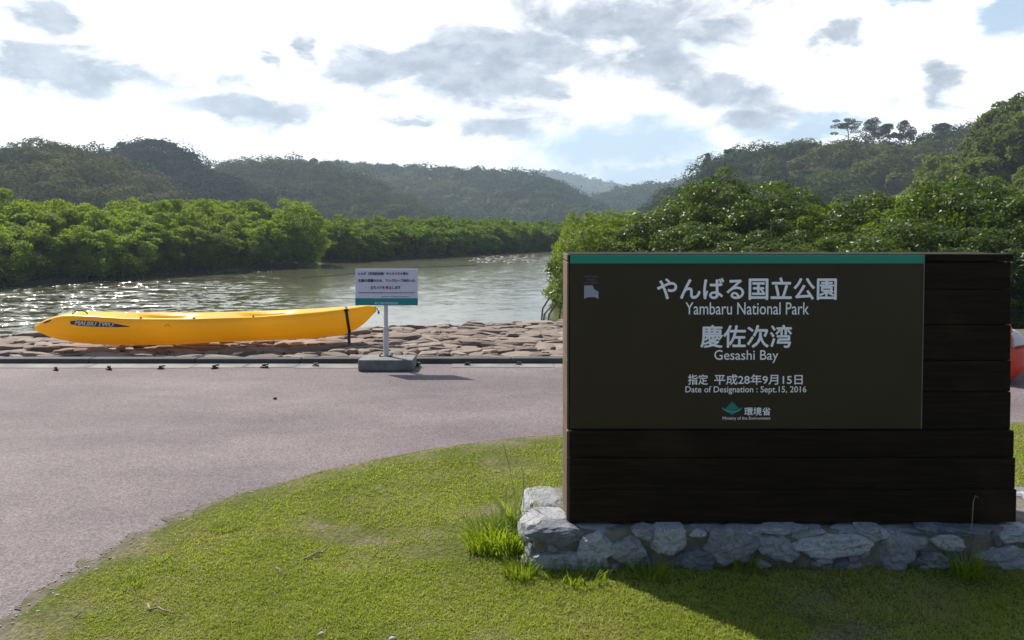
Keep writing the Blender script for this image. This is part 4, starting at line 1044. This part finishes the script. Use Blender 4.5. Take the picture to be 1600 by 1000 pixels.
for k in range(cnt):
    if P[k][2] < -1.3 or P[k][0] / P[k][1] > .85: continue
    s = rgh.uniform(1.0, 1.9)
    plant_tree('broadleaf_tree', BR[int(rgh.integers(4))], tuple(P[k] - np.array([0, 0, .3])), s, s * rgh.uniform(.85, 1.1), 'leafy tree on the steep slope at the right edge', 'trees on the steep right slope', 'tree', rr)
# ridge pines standing up against the sky
def pine(px, ybase, ytop, wpx, Yd, seed, label, layered, group=None):
    A = at(px, ybase, Yd); B = at(px, ytop, Yd); h = B.z - A.z; rad = wpx / F * Yd / 2; rg = np.random.default_rng(seed); r2 = random.Random(seed)
    t = thing('pine_tree', label, 'pine', (A.x, A.y, A.z - .5), group); V = []; mb = MB()
    lean = Vector((r2.uniform(-.08, .08) * h, 0, 0))
    mb.tube([(0, 0, -1.5), (lean.x * .5 + .04 * h, 0, h * .45), (lean.x, 0, h * .95)], [.05 * h ** .7, .035 * h ** .7, .015 * h ** .7], 7)
    n = 18 if layered else 26
    for k in range(n):
        f = r2.uniform(.42 if layered else .08, 1.0); a = r2.uniform(0, 6.28); reach = rad * (r2.uniform(.35, 1.0) if f < .93 else r2.uniform(0, .5)) * (1 if layered else (1.25 - f * .6))
        c = Vector((lean.x * f + math.cos(a) * reach, math.sin(a) * reach, h * f + .5)); mb.tube([(lean.x * f, 0, h * f * .92), c * .5 + Vector((lean.x * f, 0, h * f)) * .5, c], [.045, .03, .015], 5)
        m_ = 210; e = sphere_dirs(rg, m_); sx_ = rad * r2.uniform(.22, .40); szz = (h * .035 if layered else h * .11)
        Pq = np.array(c) + e * np.array([sx_, sx_, szz]) * rg.uniform(.3, 1, (m_, 1)) ** .5
        V.append(leafquads(Pq, e + np.array([0, 0, .3]) + .5 * rg.normal(size=(m_, 3)), sphere_dirs(rg, m_), .30 * rg.uniform(.6, 1.3, m_), .16 * rg.uniform(.6, 1.3, m_)))
    V = np.concatenate(V); mesh_np('crown', V, np.arange(len(V)).reshape(-1, 4), M_pine, t); mb.build('trunk', M_bark, t, True)
pine(1325, 224, 186, 46, 205, 1, 'flat topped layered pine alone on the right ridge', True)
pine(1364, 220, 187, 30, 205, 2, 'bushy pine next right of the flat topped pine', False)
pine(1389, 216, 196, 24, 205, 3, 'short pine in the middle of the ridge pine group', False)
pine(1414, 220, 191, 28, 205, 4, 'tall crowned pine with a gap of sky on its left', False)
pine(1472, 214, 194, 30, 205, 6, 'round pine farther right along the ridge top', False)
pine(1106, 266, 242, 12, 208, 7, 'slim dark pine at the low left end of the right ridge', False)
pine(1141, 246, 233, 16, 208, 8, 'small tufted pine on the left shoulder of the right ridge', True)
pine(490, 259, 248, 14, 288, 9, 'tiny pine on the crest of the olive hill', True)
for k, (px, yb, yt, w) in enumerate(((190, 236, 224, 24), (215, 234, 224, 26), (243, 230, 219, 34), (270, 238, 227, 26), (296, 252, 240, 22))):
    pine(px, yb, yt, w * 1.1, 204, 20 + k, 'dark bushy pine on the crest of the humped hill', False, 'pines on the crest of the humped hill')

# float line across the river and stones in the shallows
mb = MB(); A = onz(470, 435, WATER); B = onz(556, 427.5, WATER); C_ = onz(650, 418.5, WATER); D = onz(752, 414.5, WATER)
pts = []
for a, b_ in ((A, B), (B, C_), (C_, D)):
    for t in np.linspace(0, 1, 14)[:-1]: pts.append(a.lerp(b_, t) + Vector((0, .25 * math.sin(9 * t), .03)))
mb.tube(pts, .02, 6); fl = mb.build('float_line', simple('dark_rope', (.05, .045, .03), None, rough=.8), smooth=True)
tag(fl, 'dark rope line floating across the river behind the notice', 'rope')
mb = MB(); rr = random.Random(31)
for k in range(150):
    x = rr.uniform(735, 838); y = rr.uniform(397, 408) if rr.random() < .8 else rr.uniform(404, 411); q = onz(x, y, WATER)
    Vp, Qp = protos[rr.randrange(14)]; s = rr.uniform(.06, .28); mb.add([(q.x + a * s * 1.4, q.y + b_ * s, WATER - .02 + c_ * s * .35) for a, b_, c_ in Vp], Qp)
o = mb.build('shoal', simple('wet_shoal_stone', (.07, .06, .045), (.15, .13, .10), 2, .5), smooth=True); struct(o, 'stony shoal breaking the surface at the far bend', 'shoal', 'stuff')
mb = MB()
for k in range(90):
    t = rr.random(); x = -30 + 500 * t; yb = 452 - 37 * max(0, x) / 500 + rr.uniform(-1, 4); q = onz(x, yb, WATER)
    Vp, Qp = protos[rr.randrange(14)]; s = rr.uniform(.04, .13); mb.add([(q.x + a * s * 1.5, q.y + b_ * s, WATER - .02 + c_ * s * .5) for a, b_, c_ in Vp], Qp)
o = mb.build('shore_stones', simple('wet_shore_stone', (.05, .042, .03), (.11, .095, .07), 3, .45), smooth=True); struct(o, 'small wet stones along the left water edge', 'stones', 'stuff')

# haze -----------------------------------------------------------------------
HAZE = 0.00055
if HAZE:
    bm = bmesh.new(); box(bm, -1500, 1500, -150, 1700, -4, 130)
    m = bpy.data.materials.new('haze'); m.use_nodes = True; nt_ = m.node_tree; nt_.nodes.clear()
    pv = nt_.nodes.new('ShaderNodeVolumePrincipled'); pv.inputs['Color'].default_value = (.66, .83, 1, 1); pv.inputs['Density'].default_value = HAZE; pv.inputs['Anisotropy'].default_value = .3
    ou = nt_.nodes.new('ShaderNodeOutputMaterial'); nt_.links.new(pv.outputs[0], ou.inputs['Volume'])
    o = mesh_bm('haze', bm, m); struct(o, 'thin bluish haze veiling the far hills', 'haze', 'stuff')
